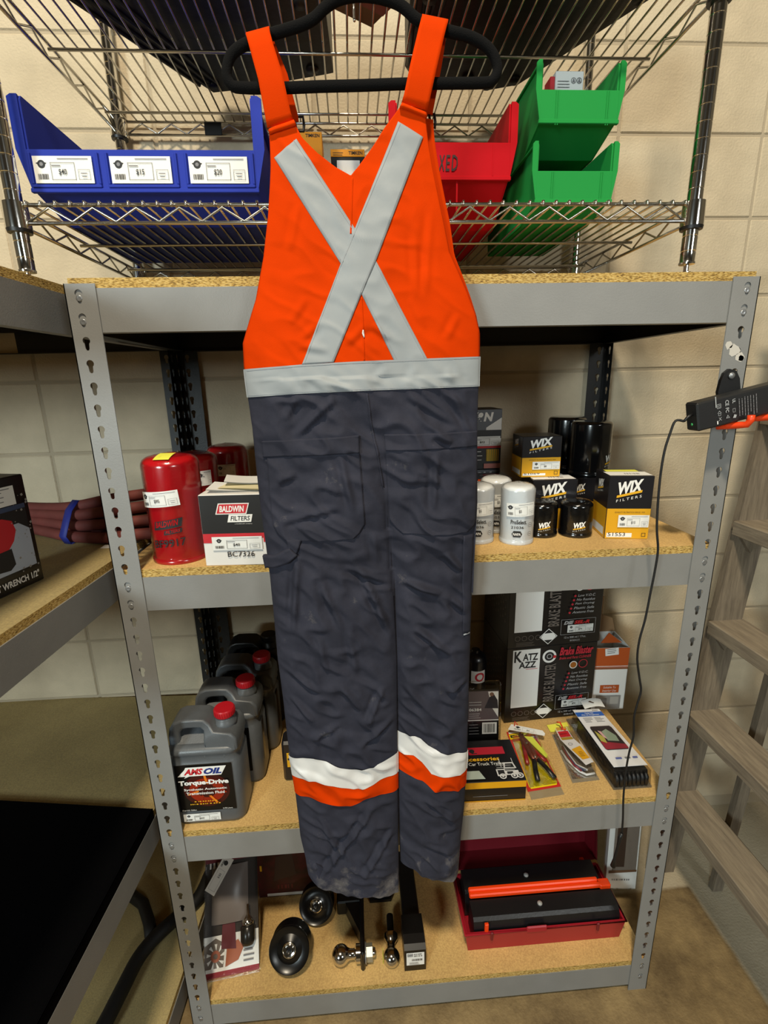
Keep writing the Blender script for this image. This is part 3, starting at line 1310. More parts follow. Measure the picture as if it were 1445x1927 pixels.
for ln in ([(754, 228), (641, 502)], [(793, 252), (680, 552)], [(641, 500), (574, 682)], [(676, 556), (624, 681)]):
    patch(pxline([(ln[0][0] + (ln[1][0] - ln[0][0]) * k / 12, ln[0][1] + (ln[1][1] - ln[0][1]) * k / 12) for k in range(13)], .6), 1, 60, M_STITCH, .0032, mb, False)
obj('reflective_cross_tape', mb, OV)
mb = MB()
for ln in ([(456, 698), (570, 689), (680, 683), (800, 678), (904, 673)], [(464, 745), (560, 738), (690, 732), (800, 728), (903, 724)]):
    patch(pxline(ln, .6), 1, 70, M_STITCH, .0029, mb, False)
obj('stitching', mb, wt)

# back seam of the bib, with a small white tear in it
mb = patch(pxline([(663, 330), (661, 400), (660, 440)], 1.6), 2, 30, M_ORANGE, .0016)
patch(pxline([(680, 560), (683, 620), (685, 680)], 1.6), 2, 30, M_ORANGE, .0016, mb)
obj('centre_seam', mb, OV)
mb = patch([((682, 622), (684, 622)), ((681, 628), (685, 627)), ((684, 636), (686, 635))], 2, 4, M_WHITE, .0030)
obj('white_thread', mb, OV)['label'] = 'loose white thread'

# seat pockets
for nm, flap, body in (
        ('left', [((491, 831), (675, 818)), ((494, 861), (676, 849))],
         [((502, 860), (676, 849)), ((507, 930), (681, 915)), ((514, 986), (686, 984)), ((524, 1003), (676, 999)), ((542, 1016), (664, 1009))]),
        ('right', [((722, 817), (901, 812)), ((725, 847), (901, 840))],
         [((725, 847), (901, 840)), ((729, 910), (901, 905)), ((733, 977), (900, 970)), ((744, 991), (898, 988)), ((758, 1003), (880, 1004))])):
    pk = obj('back_pocket', patch(body, 56, 56, M_TROUSER, .0034), OV)
    obj('pocket_hem', patch(flap, 56, 12, M_TROUSER, .0055), pk)
mb = patch([((541, 1012), (568, 1012)), ((543, 1030), (561, 1034)), ((540, 1046), (552, 1048))], 6, 10, M_TROUSER, .0040)
obj('hammer_loop', mb, OV)
mb = patch([((492, 1050), (497, 1073)), ((515, 1046), (519, 1067)), ((536, 1033), (543, 1056)), ((546, 1028), (560, 1040))], 6, 14, M_TROUSER, .0085)
obj('hammer_loop', mb, OV)
mb = patch([((873, 1010), (894, 1010)), ((872, 1100), (892, 1100)), ((873, 1197), (888, 1199))], 6, 30, M_TROUSER, .0034)
obj('rule_pocket', mb, OV)
mb = patch(pxline([(874, 1198), (888, 1199)], 1), 6, 1, M_STITCH, .0042)
obj('bar_tack', mb, OV)['label'] = 'pale bar tack'
# seat seam
mb = patch(pxline([(690, 740), (698, 800), (712, 860), (722, 920)], 2.0), 2, 40, M_TROUSER, .0016)
obj('seat_seam', mb, OV)


# shoulder straps: up from the back, over the hanger, down to a buckle
def strap(front, over, back):
    rws = []
    for (a, b, y) in front + over + back:
        A, B = at(a[0], a[1], y), at(b[0], b[1], y)
        rws.append([A + (B - A) * (i / 8) for i in range(9)])
    mb = MB().rows(rws, M_ORANGE)
    o = obj('shoulder_strap', mb, OV)
    s = o.modifiers.new('cloth', 'SOLIDIFY')
    s.thickness = .0034
    s.offset = 0
    return o


strap([((503, 241), (553, 226), -.0720), ((500, 225), (547, 212), -.0765), ((486, 150), (531, 137), -.0790), ((471, 95), (514, 83), -.0790), ((465, 73), (508, 61), -.0775)],
      [((463, 66), (507, 54), -.0735), ((463, 64), (507, 52), -.0665), ((464, 66), (508, 55), -.0560)],
      [((468, 78), (511, 66), -.0515), ((500, 150), (541, 140), -.0480), ((519, 228), (561, 219), -.0440), ((521, 236), (562, 228), -.0440)])
strap([((755, 194), (804, 208), -.0720), ((760, 178), (808, 190), -.0765), ((772, 120), (821, 131), -.0790), ((787, 56), (836, 67), -.0790), ((792, 37), (841, 47), -.0775)],
      [((794, 31), (843, 41), -.0735), ((794, 29), (843, 39), -.0665), ((795, 32), (843, 42), -.0560)],
      [((794, 44), (842, 54), -.0515), ((788, 120), (830, 129), -.0480), ((775, 205), (815, 208), -.0440), ((774, 213), (814, 216), -.0440)])
for rows_ in ([((502, 236), (552, 221)), ((504, 244), (556, 229))], [((757, 190), (804, 204)), ((753, 197), (806, 212))]):
    obj('strap_seam', patch(rows_, 10, 2, M_ORANGE, .0070), OV)
for cx, cy, dx in ((563, 232, 9), (813, 226, 6)):
    p = [at(cx - dx, cy - 12, -.043), at(cx + dx - 2, cy - 12, -.043), at(cx + dx, cy + 4, -.043), at(cx + dx - 1, cy + 15, -.043), at(cx - dx + 4, cy + 15, -.043)]
    mb = MB().tube(p, .0022, M_BLACKP, 8, closed=True)
    obj('buckle', mb, OV)['label'] = 'black strap buckle'

# ---------------------------------------------------------------- the hanger
M_VELVET = mat('black velvet', '#0b0b0c', rough=.95, bump=.6, bscale=700, spec=.15)
pts = [(452, 165), (436, 160), (427, 146), (427, 128), (433, 108), (445, 94), (465, 82), (500, 68), (540, 56), (570, 46), (592, 34), (610, 16), (634, 0), (668, -8), (705, -6), (742, 4), (764, 18), (782, 35),
       (804, 46), (840, 58), (880, 68), (908, 82), (926, 100), (935, 122), (935, 138), (927, 151), (912, 156), (850, 157), (760, 158), (680, 161), (600, 163), (520, 166)]
P3 = [at(u, v, -.065) for u, v in pts]
sub = []
for k in range(len(P3)):
    a, b, c, d = P3[k - 1], P3[k], P3[(k + 1) % len(P3)], P3[(k + 2) % len(P3)]
    for q in range(3):
        t = q / 3
        sub.append(.5 * ((2 * b) + (c - a) * t + (2 * a - 5 * b + 4 * c - d) * t * t + (3 * b - a - 3 * c + d) * t ** 3))
HG = thing('clothes_hanger', 'black velvet clothes hanger holding the orange overalls by their straps', 'hanger', tuple(at(670, -8, -.065)))
obj('hanger_body', MB().tube(sub, .0074, M_VELVET, 12, closed=True), HG)
h0 = at(670, -6, -.065)
hk = [h0 + Vector((0, 0, .004)), h0 + Vector((0, 0, .030))]
yr = PYF - .004
zr = 2.2860
for k in range(13):
    a = PI + (1.28 * PI) * -k / 12
    hk.append(Vector((h0.x, yr + .0 + .040 * math.cos(a) + .0, zr - .0325 + .0 + .040 * math.sin(a))))
hk[2] = Vector((h0.x, yr - .040, zr - .03))
obj('hook', MB().tube(hk, .0022, M_CHROME, 8), HG)

# ---------------------------------------------------------------- price stickers
def shift(f, du, dv, rot=0.0):
    c, s_ = math.cos(rot), math.sin(rot)
    return lambda u, v, h: f(du + u * c - v * s_, dv + u * s_ + v * c, h)


M_TAGLINE = mat('sticker line', '#8a8c8c', rough=.6)


def price_tag(parent, f, w, h, price, curved=False, base=None, label=None, qr=False):
    """white shop sticker: dark winged emblem, bar code, boxed price"""
    p = Print(f, curved)
    p.h = .0028
    p.rect(0, 0, w, h, base or M_PAPER)
    ex, ey, er = .14 * w, .70 * h, .15 * h
    p.disc(ex, ey, er * 1.05, M_INK, 14)
    p.poly([(ex - 1.45 * er, ey + .30 * er), (ex - .9 * er, ey + .45 * er), (ex + .9 * er, ey + .45 * er), (ex + 1.45 * er, ey + .30 * er), (ex + .8 * er, ey - .25 * er), (ex - .8 * er, ey - .25 * er)], M_INK)
    p.disc(ex, ey, er * .5, M_GREYINK, 8)
    p.bars(.06 * w, .14 * h, .18 * w, .20 * h, M_INK, 10)
    p.rect(.42 * w, .88 * h, .94 * w, .91 * h, M_GREYINK)
    p.frame(.29 * w, .12 * h, .70 * w, .76 * h, .008 * w, M_TAGLINE)
    p.rect(.31 * w, .62 * h, .46 * w, .66 * h, M_GREYINK)
    if price:
        p.text(price, .42 * w, .28 * h, .045 * w * len(price), .24 * h, M_INK, bold=.01)
    p.frame(.75 * w, .12 * h, .95 * w, .50 * h, .006 * w, M_TAGLINE)
    p.rect(.79 * w, .34 * h, .90 * w, .37 * h, M_GREYINK)
    p.rect(.81 * w, .22 * h, .89 * w, .25 * h, M_GREYINK)
    return p.done('price_sticker', parent, label)


# ---------------------------------------------------------------- hopper bins on the lower wire shelf
def hopper_bin(name, label, x0, x1, yf, z0, h, depth, lb, lt, toe, m, fl=.012, extra=None):
    """x0..x1 wide, lip plane at yf, lip from lb to lt above the base, base starts toe behind the lip"""
    t = .0028
    o = thing(name, label, 'bin', ((x0 + x1) / 2, yf + depth / 2, z0), 'plastic hopper bins on the wire shelf')
    yb = yf + depth
    mb = MB()
    side = [(yf + toe, z0), (yb - .01, z0), (yb, z0 + h), (yf + .004, z0 + h), (yf, z0 + h - .006), (yf, z0 + lb)]
    for xa, xb in ((x0, x0 + t), (x1 - t, x1)):
        M = Matrix(((0, 0, 1, 0), (1, 0, 0, 0), (0, 1, 0, 0), (0, 0, 0, 1)))
        mb.prism(side, xa, xb, m, M)
    # base, sloping toe, back
    def slab(a, b, tt=t):
        (ya, za), (yb2, zb2) = a, b
        d = Vector((yb2 - ya, zb2 - za)).normalized()
        n = Vector((-d.y, d.x)) * tt
        mb.prism([(ya, za), (yb2, zb2), (yb2 + n.x, zb2 + n.y), (ya + n.x, za + n.y)], x0 + t * .5, x1 - t * .5, m,
                 Matrix(((0, 0, 1, 0), (1, 0, 0, 0), (0, 1, 0, 0), (0, 0, 0, 1))))
    slab((yf + toe, z0), (yb - .01, z0))
    slab((yb - .01, z0), (yb, z0 + h))
    slab((yf, z0 + lb), (yf + toe, z0))
    body = obj('bin_body', mb, o)
    lip = MB()
    lip.box((x0 - .001, yf - .004, z0 + lb), (x1 + .001, yf, z0 + lt), m, bev=.0012)
    lip.box((x0 - .003, yf - .0065, z0 + lb - .004), (x1 + .003, yf + .001, z0 + lb + .003), m, bev=.001)
    lp = obj('front_lip', lip, o)
    # front edges of the side walls, turned outwards and meeting the lip
    for sx, xe in ((-1, x0), (1, x1)):
        f = MB()
        top, bot = z0 + h, z0 + lb
        poly = [(xe, bot), (xe + sx * .001, bot), (xe + sx * fl, z0 + lt), (xe + sx * fl, top - .004), (xe + sx * fl * .6, top), (xe, top)]
        if sx < 0:
            poly = poly[::-1]
        f.prism(poly, yf - .004, yf, m, Matrix(((1, 0, 0, 0), (0, 0, 1, 0), (0, 1, 0, 0), (0, 0, 0, 1))))
        f.box((min(xe, xe + sx * fl * .5), yf, top - .004), (max(xe, xe + sx * fl * .5), yb, top), m, bev=.001)
        obj('side_rim', f, o)
    return o, lp


M_BLUE = mat('blue polypropylene', '#2a3a9c', rough=.55, spec=.08, bump=.06, bscale=300)
M_GREEN = mat('green polypropylene', '#23893f', rough=.55, spec=.08, bump=.06, bscale=300)
M_REDP = mat('red polypropylene', '#b00d18', rough=.55, spec=.08, bump=.06, bscale=300)

b, lp = hopper_bin('hopper_bin', 'wide blue plastic hopper bin with three price stickers', -.079, .305, .075, WZ, .172, .40, .030, .092, .10, M_BLUE, fl=.017)
yl = .075 - .004
fr = MB()
for k, (ua, ub) in enumerate(((60, 183), (205, 330), (353, 480))):
    xa, xb = at(ua, 310, yl).x, at(ub, 310, yl).x
    xa, xb = max(xa, -.073), min(xb, .298)
    za, zb = WZ + .038, WZ + .0865
    f = MB()
    f.box((xa - .004, yl - .004, za - .005), (xb + .004, yl + .001, za), M_BLUE, bev=.001)
    f.box((xa - .004, yl - .004, za), (xa, yl + .001, zb), M_BLUE, bev=.001)
    f.box((xb, yl - .004, za), (xb + .004, yl + .001, zb), M_BLUE, bev=.001)
    h = obj('label_slot', f, b)
    price_tag(h, plane_map((xa + .003, yl - .0006, za + .0015), (1, 0, 0), (0, 0, 1)), xb - xa - .010, .041, ('$40', '$15', '$20')[k])

rb, lp = hopper_bin('hopper_bin', 'red plastic hopper bin with MIXED written on its lip in black marker', .556, .768, .105, WZ, .182, .38, .060, .118, .10, M_REDP, fl=.013)
p = Print(plane_map((.615, .105 - .0044, WZ + .078), (1, 0, 0), (0, 0, 1)))
M_MARK = mat('black marker', '#2a0a0c', rough=.7)
xm = at(822, 320, .1).x
p.f = plane_map((xm - .031, .1008, at(830, 322, .1).z), (1, 0, 0), (0, 0, 1))
for dx, t, w in ((0, 'M', .021), (.027, 'I', .004), (.034, 'X', .012), (.047, 'E', .009), (.058, 'D', .012)):
    p.text(t, dx, 0, w, .026 if t != 'M' else .024, M_MARK, shear=.15, bold=.012)
p.done('handwriting', rb, 'MIXED in black marker')
obj('rib', MB().box((.668, .1025, WZ + .003), (.671, .1045, WZ + .115), M_REDP), rb)
obj('rib', MB().box((.735, .1002, WZ + .064), (.7372, .1012, WZ + .114), M_REDP), rb)

g1, lp = hopper_bin('hopper_bin', 'lower green plastic hopper bin of the stack of two', .818, .962, .095, WZ, .117, .34, .019, .069, .085, M_GREEN, fl=.010)
g2, lp2 = hopper_bin('hopper_bin', 'upper green plastic hopper bin holding a white carton', .818, .962, .095, WZ + .1195, .122, .34, .028, .077, .085, M_GREEN, fl=.010)
for gb, z0, lt in ((g1, WZ, .069), (g2, WZ + .1195, .077)):
    for x in (.846, .850, .940, .944):
        obj('rib', MB().box((x - .0008, .0895, z0 + .022), (x + .0008, .0915, z0 + lt - .002), M_GREEN), gb)
# things in the green bins
c = thing('carton', 'small white carton with red end standing in the upper green bin', 'box', (.90, .20, WZ + .1228))
ZC = WZ + .1228
obj('carton_body', MB().box((.878, .184, ZC), (.934, .216, ZC + .150), M_PAPER, bev=.001), c)
obj('carton_end', MB().box((.868, .186, ZC), (.8775, .216, ZC + .142), M_RED, bev=.001), c)
p = Print(plane_map((.878, .184, ZC), (1, 0, 0), (0, 0, 1)))
for x in (.036, .047):
    p.disc(x, .134, .0052, M_INK, 14, inner=.0043)
    p.poly([(x - .003, .131), (x + .003, .131), (x + .001, .137), (x - .001, .137)], M_GREYINK)
p.lines(.004, .132, .026, 3, .005, .0012, M_GREYINK, 5)
p.done('print', c)
M_CLEAR = mat('clear plastic film', '#eef2f0', rough=.08, alpha=.16, spec=.7)
o = obj('plastic_wrap', MB().grid(lambda u, v: Vector((.9345 + .022 * u + .002 * math.sin(9 * v), .186 + .03 * u + .004 * math.sin(7 * u + 5 * v), ZC + .02 + .118 * v + .004 * math.sin(6 * u))), 10, 10, M_CLEAR), c)
o['label'] = 'crumpled clear plastic'
c = thing('carton', 'white carton with a red panel lying inside the lower green bin', 'box', (.88, .2, WZ + .003))
obj('carton_body', MB().box((.835, .185, WZ + .0032), (.925, .27, WZ + .085), mat('carton white', '#c9cdd2', rough=.6), bev=.001), c)
p = Print(plane_map((.835, .185, WZ + .003), (1, 0, 0), (0, 0, 1)))
p.rect(.052, .034, .082, .076, M_RED).rect(.012, .03, .032, .07, mat('blue print', '#2f5aa8')).lines(.012, .022, .07, 3, .006, .0015, M_GREYINK, 2)
p.done('print', c)

# bearing boxes behind the overalls, seen over the neckline
M_ORBOX = mat('orange bearing carton', '#e8940f', rough=.55)
M_BLBOX = mat('black carton', '#141415', rough=.45, bump=.1, bscale=90)


def bearing_box(label, xa, xb, y, z0, z1, d, oz_, words):
    o = thing('bearing_box', label, 'box', ((xa + xb) / 2, y + d / 2, z0), 'bearing cartons on the wire shelf')
    obj('carton_body', MB().box((xa, y, z0), (xb, y + d, oz_), M_BLBOX, bev=.0008), o)
    obj('carton_lid', MB().box((xa - .001, y - .001, oz_), (xb + .001, y + d + .001, z1), M_ORBOX, bev=.0008), o)
    p = Print(plane_map((xa, y - .001, oz_), (1, 0, 0), (0, 0, 1)))
    w, hh = xb - xa, z1 - oz_
    p.text('TIMKEN', w - .034, hh - .0105, .030, .0065, M_INK, bold=.02)
    p.lines(.004, hh * .45, w * .42, 2, .004, .001, M_INK, 4)
    p.done('print', o)
    return o


bb1 = bearing_box('orange and black bearing carton at left in the overalls neckline', .335, .414, .30, WZ, 2.172, .08, 2.095, 1)
bb2 = bearing_box('orange and black bearing carton with a white sticker at the neckline', .433, .505, .30, WZ, 2.140, .08, 2.126, 1)
p = Print(plane_map((.445, .2998, 2.078), (1, 0, 0), (0, 0, 1)))
p.rect(0, 0, .050, .041, M_WHITE)
p.done('sticker', bb2, 'white sticker')

# ---------------------------------------------------------------- what lies on the upper wire shelf, seen from below
M_CASE = mat('black case plastic', '#0f0f10', rough=.5, bump=.4, bscale=60)
M_BROWN = mat('brown carton', '#6e5a44', rough=.8, bump=.1)


def case(name, label, cat, poly, h, m, feet=True):
    o = thing(name, label, cat, (sum(q[0] for q in poly) / len(poly), sum(q[1] for q in poly) / len(poly), UZ))
    cx, cy = o.location.x, o.location.y
    mb = MB()

    def ringz(k, z):
        return [Vector((cx + (x - cx) * k, cy + (y - cy) * k, z)) for x, y in poly]
    lv = [(.93, UZ + .006), (1.0, UZ + .014), (1.0, UZ + h * .48), (.985, UZ + h * .5), (1.0, UZ + h * .52), (1.0, UZ + h - .01), (.96, UZ + h)]
    rr = [ringz(k, z) for k, z in lv]
    mb.rows(rr, m, smooth=False, closed=True)
    n = len(poly)
    mb.add(rr[0], [list(range(n))[::-1]], m)
    mb.add(rr[-1], [list(range(n))], m)
    obj('shell', mb, o)
    f = MB()
    for k in range(n):
        x, y = cx + (poly[k][0] - cx) * .8, cy + (poly[k][1] - cy) * .8
        f = MB().lathe([(.012, UZ + .0002), (.014, UZ + .004), (.014, UZ + .008)], m, 10, Matrix.Translation((x, y, 0)))
        obj('foot', f, o)
    for k in range(4):
        t = (k + .5) / 4
        r0 = Vector(poly[0]).lerp(Vector(poly[-1]), t)
        r1 = Vector(poly[1]).lerp(Vector(poly[2]), t)
        a, b2 = r0.lerp(r1, .12), r0.lerp(r1, .88)
        obj('rib', MB().tube([(a.x, a.y, UZ + .006), (b2.x, b2.y, UZ + .006)], .004, m, 6), o)
    return o


case('tool_case', 'long black case lying across the left of the upper wire shelf', 'case',
     [(-.045, .085), (.165, .435), (.215, .425), (.445, .355), (.435, .12), (.30, .045), (.05, .045)], .16, M_CASE)
case('tool_case', 'black case lying across the right of the upper wire shelf', 'case',
     [(.585, .09), (.600, .33), (.640, .405), (.735, .375), (.80, .41), (.870, .385), (1.05, .075), (.93, .045), (.66, .045)], .15, M_CASE)
c = thing('carton', 'brown carton between the two black cases on the upper shelf', 'box', (.51, .13, UZ))
M = Matrix.Translation((.51, .125, UZ)) @ Matrix.Rotation(math.radians(33), 4, 'Z')
obj('carton_body', MB().box((-.044, -.048, .0003), (.044, .048, .12), M_BROWN, bev=.001, M=M), c)
obj('tape', MB().box((-.044, -.012, -.0), (.044, .012, .0003), mat('red parcel tape', '#7a2a22', rough=.4), M=M), c)

# ================================================================ second shelf of the middle rack
S2 = BZ[1]
M_FRED = mat('red enamel can', '#b0121a', rough=.22, coat=.6, var=.04, vscale=30)
M_FBLACK = mat('black enamel can', '#0d0d0e', rough=.16, coat=.5)
M_FWHITE = mat('white enamel can', '#d9dcdd', rough=.28, coat=.5)
M_WRAP = M_FILM


def canister(name, label, cx, cy, z0, r, h, m, dome=.35, group=None, film=True, flutes=0):
    o = thing(name, label, 'oil filter', (cx, cy, z0), group)
    T = Matrix.Translation((cx, cy, z0))
    rim = r * dome
    prof = [(.0001, .0002), (r * .9, .0002), (r * 1.01, .001), (r * 1.025, .004), (r * 1.02, .0075), (r * .985, .009), (r * .985, .012), (r, .014)]
    crown = []
    for k in range(9):
        a = k / 8 * PI / 2
        crown.append((r - rim * (1 - math.cos(a)), h - rim * .9 + rim * .80 * math.sin(a)))
    crown += [((r - rim) * .5, h - rim * .035), (.0001, h)]
    prof += crown
    mb = MB().lathe(prof, m, 36, T)
    sharp(obj('can', mb, o), 50)
    mb = MB().lathe([(r * 1.03, .0002), (r * 1.035, .003), (r * 1.03, .0075), (r * 1.0, .009)], m, 36, T)
    obj('rolled_seam', mb, o)
    if flutes:
        mb = MB()
        for k in range(flutes):
            a = 2 * PI * k / flutes
            x, y = cx + (r - rim * .25) * math.cos(a), cy + (r - rim * .25) * math.sin(a)
            mb = MB().tube([(x + .002 * math.cos(a), y + .002 * math.sin(a), z0 + h - rim * 1.35), (x - rim * .12 * math.cos(a), y - rim * .12 * math.sin(a), z0 + h - rim * .28)], r * .055, m, 6)
            obj('flute', mb, o)
    if film:
        rn = random.Random(int(cx * 999))

        outline = [(r * 1.04, .001), (r * 1.04, .008), (r * 1.012, .016), (r * 1.012, h * .3), (r * 1.012, h * .55), (r * 1.012, h * .75)] + [(q[0] * 1.015, q[1] + .0012) for q in crown]

        def fl(u, v):
            a = 2 * PI * u
            q = noise.noise(Vector((math.cos(a) * 4, math.sin(a) * 4, v * 7 + cx * 20)))
            f = v * (len(outline) - 1)
            k = min(int(f), len(outline) - 2)
            t = f - k
            rr = outline[k][0] + (outline[k + 1][0] - outline[k][0]) * t + .0007 * max(0, q)
            zz = outline[k][1] + (outline[k + 1][1] - outline[k][1]) * t
            if v > .8:
                zz += .006 * max(0, q) * (v - .8) * 5
            return Vector((cx + rr * math.cos(a), cy + rr * math.sin(a), z0 + zz))
        obj('shrink_wrap', MB().grid(fl, 40, 32, M_WRAP, closed_u=True), o)['label'] = 'clear shrink wrap'
    return o


F = canister('oil_filter', 'tall red oil filter in shrink wrap with yellow note on top, nearest the shelf edge', .0865, .078, S2, .0545, .217, M_FRED, .42, 'red oil filters')
cm = cyl_map(.0865, .078, .0562, -97, S2)
price_tag(F, shift(cm, -.043, .118, .07), .078, .031, '$95', True)
p = Print(cm, True)
p.poly([(-.024, .072), (.032, .080), (.036, .098), (-.020, .090)], M_INK)
p.text('BALDWIN', -.019, .0775, .046, .0115, M_FRED, shear=.25, bold=.02, slope=.13)
p.poly([(-.003, .063), (.031, .068), (.033, .077), (-.001, .072)], M_INK)
p.text('FILTERS', .001, .066, .028, .006, M_FRED, shear=.25, bold=.02, slope=.13)
p.text('BF9917', -.027, .035, .064, .0165, M_INK, bold=.012, slope=.09)
p.done('print', F)
nt = MB()
M_NOTE = mat('yellow sticky note', '#e3e04e', rough=.7)
nt.grid(lambda u, v: Vector((.072 + .030 * u, .030 + .045 * v, S2 + .2195 - .007 * (1 - v) ** 2)), 6, 8, M_NOTE)
obj('sticky_note', nt, F)['label'] = 'yellow sticky note'
F2 = canister('oil_filter', 'red oil filter second from the shelf edge, behind the tallest one', .083, .235, S2, .0515, .200, M_FRED, .42, 'red oil filters')
price_tag(F2, shift(cyl_map(.083, .235, .053, -90, S2), .021, .128), .030, .034, None, True)
F3 = canister('oil_filter', 'red oil filter farthest back, against the post by the block wall', .119, .405, S2, .0515, .197, M_FRED, .42, 'red oil filters')
price_tag(F3, shift(cyl_map(.119, .405, .053, -90, S2), -.013, .120), .042, .030, None, True)


def rot_box(ax, ay, bx, by):
    """frame with x along the front bottom edge a->b and y into the shelf"""
    u = Vector((bx - ax, by - ay, 0))
    w = u.length
    u.normalize()
    v = Vector((-u.y, u.x, 0))
    M = Matrix(((u.x, v.x, 0, ax), (u.y, v.y, 0, ay), (0, 0, 1, 0), (0, 0, 0, 1)))
    return M, w


def bmap(M, z0, face, w=0, d=0):
    R3 = M.to_3x3()
    X, Y = R3 @ Vector((1, 0, 0)), R3 @ Vector((0, 1, 0))
    if face == 'front':
        return plane_map(M @ Vector((0, 0, z0)), X, (0, 0, 1))
    if face == 'left':
        return plane_map(M @ Vector((0, d, z0)), -Y, (0, 0, 1))
    if face == 'right':
        return plane_map(M @ Vector((w, 0, z0)), Y, (0, 0, 1))
    return plane_map(M @ Vector((0, 0, z0)), X, Y)


# filter box beside the red filters
M_BXW = mat('white carton face', '#dedcd8', rough=.5)
M, w = rot_box(.1555, .0085, .2900, .0015)
bx = thing('filter_box', 'black, red and white filter carton beside the tall red filter', 'box', tuple(M @ Vector((w / 2, .06, S2))))
hB = .145
obj('carton_body', MB().box((0, 0, S2 + .0003), (w, .125, S2 + hB), M_BXW, bev=.0012, M=M), bx)
f = bmap(M, S2, 'front')
p = Print(f)
p.rect(.0008, .067, w - .0008, hB - .0012, mat('black carton print', '#1c1a19', rough=.4))
p.rect(.0008, .057, w - .0008, .067, M_RED)
p.rect(.0008, .048, .018, .057, M_RED).rect(w - .016, .048, w - .0008, .057, M_RED)
p.poly([(.030, .106), (.090, .106), (.097, .128), (.037, .128)], M_WHITE)
p.poly([(.0325, .1078), (.0885, .1078), (.0945, .1262), (.0385, .1262)], M_RED)
p.text('BALDWIN', .0385, .1105, .048, .0125, M_WHITE, shear=.2, bold=.03)
p.poly([(.052, .090), (.098, .090), (.102, .1055), (.056, .1055)], M_WHITE)
p.text('FILTERS', .0585, .0930, .038, .0095, M_INK, shear=.2, bold=.02)
p.text('a CLARCOR company', .066, .0855, .034, .0022, M_WHITE)
p.text('BC7326', .046, .019, .053, .0115, M_INK, bold=.005)
p.done('print', bx)
price_tag(bx, shift(f, .018, .0335), .098, .0275, '$40')
pl = MB().box((.001, .001, 0), (w - .001, .124, .0006), M_BXW)
# loose papers on the carton
M_PAPER2 = mat('cream paper', '#d8cfa8', rough=.7)
for k, (dx, dy, ro, m_, z, lb) in enumerate(((.012, .012, .10, M_PAPER, .0006, 'white sheet of paper lying lowest on the black filter carton'),
                                             (.030, .026, -.12, M_PAPER2, .0052, 'cream booklet lying in the middle of the papers on filter carton'),
                                             (.040, .040, .22, M_PAPER, .0095, 'curled white sheet on top of the papers on filter carton'))):
    Mp = M @ Matrix.Translation((dx, dy, S2 + hB + z)) @ Matrix.Rotation(ro, 4, 'Z')
    mbp = MB()
    mbp.grid(lambda u, v: Mp @ Vector((.100 * u, .080 * v, .0018 + .006 * (1 - u) ** 3 * (k != 1) + .0008 * math.sin(4 * u + k))), 10, 6, m_)
    mbp.grid(lambda u, v: Mp @ Vector((.100 * u, .080 * v, .0002 + .006 * (1 - u) ** 3 * (k != 1) + .0008 * math.sin(4 * u + k))), 10, 6, m_)
    pc = Mp @ Vector((.05, .04, 0))
    tag(obj('paper_sheet', mbp, None, tuple(pc)), lb, 'paper', 'papers on the filter carton')


# black and yellow filter cartons and cans
M_WBLK = mat('black filter carton', '#17161a', rough=.35, coat=.25)
M_WYEL = mat('yellow filter carton', '#d9a01c', rough=.4, coat=.25)


def wix_logo(p, u, v, w, h, small=False):
    p.text('WIX', u, v, w, h * .62, M_WHITE, shear=.12, bold=.045, slope=.16)
    p.poly([(u - .02 * w, v - .14 * h), (u + w * .98, v + .14 * h), (u + w * .99, v + .26 * h), (u - .01 * w, v - .02 * h)], M_YEL)
    if not small:
        p.text('F I L T E R S', u - .02 * w, v - .36 * h, w, .13 * h, M_WHITE, slope=.22)


def wix_box(label, M, w, d, z0, h, yh, num, price, logo=True, group='black and yellow filter cartons', whitetop=False):
    o = thing('filter_carton', label, 'box', tuple(M @ Vector((w / 2, d / 2, z0))), group)
    obj('carton_body', MB().box((0, 0, z0 + .0003), (w, d, z0 + h), M_WBLK, bev=.001, M=M), o)
    p = Print(bmap(M, z0, 'front'))
    p.rect(.0008, .0008, w - .0008, yh, M_WYEL)
    if logo:
        wix_logo(p, w * .20, yh + (h - yh) * .42, w * .56, (h - yh) * .62)
    if num:
        p.rect(w * .04, .004, w * .62, yh * .20, M_WHITE)
        p.text(num, w * .07, .0065, w * .40, yh * .20 - .0055, M_INK, bold=.005)
        p.frame(w * .84, .006, w * .93, .006 + w * .09, .0009, M_INK)
        p.text('QUALITY FILTRATION SINCE 1939', w * .18, yh * .86, w * .68, yh * .05, M_INK)
    p.done('print', o)
    q = Print(bmap(M, z0, 'left', w, d))
    q.rect(.0008, .0008, d - .0008, yh, M_WYEL)
    q.rect(d * .1, yh * .1, d * .9, yh * .35, M_PAPER)
    wix_logo(q, d * .30, yh + (h - yh) * .50, d * .36, (h - yh) * .42)
    q.done('side_print', o)
    t = Print(bmap(M, z0 + h, 'top'))
    if whitetop:
        t.rect(w * .02, d * .06, w * .98, d * .55, M_WHITE)
        t.bars(w * .42, d * .22, w * .35, d * .12, M_GREYINK, 7, 5)
        t.rect(w * .10, d * .55, w * .85, d * .80, M_NOTE if whitetop == 2 else M_WHITE)
    t.done('top_print', o) if t.mb.v else None
    if price:
        price_tag(o, shift(bmap(M, z0, 'front'), w * .27, yh * .40), w * .70, yh * .40, price)
    return o


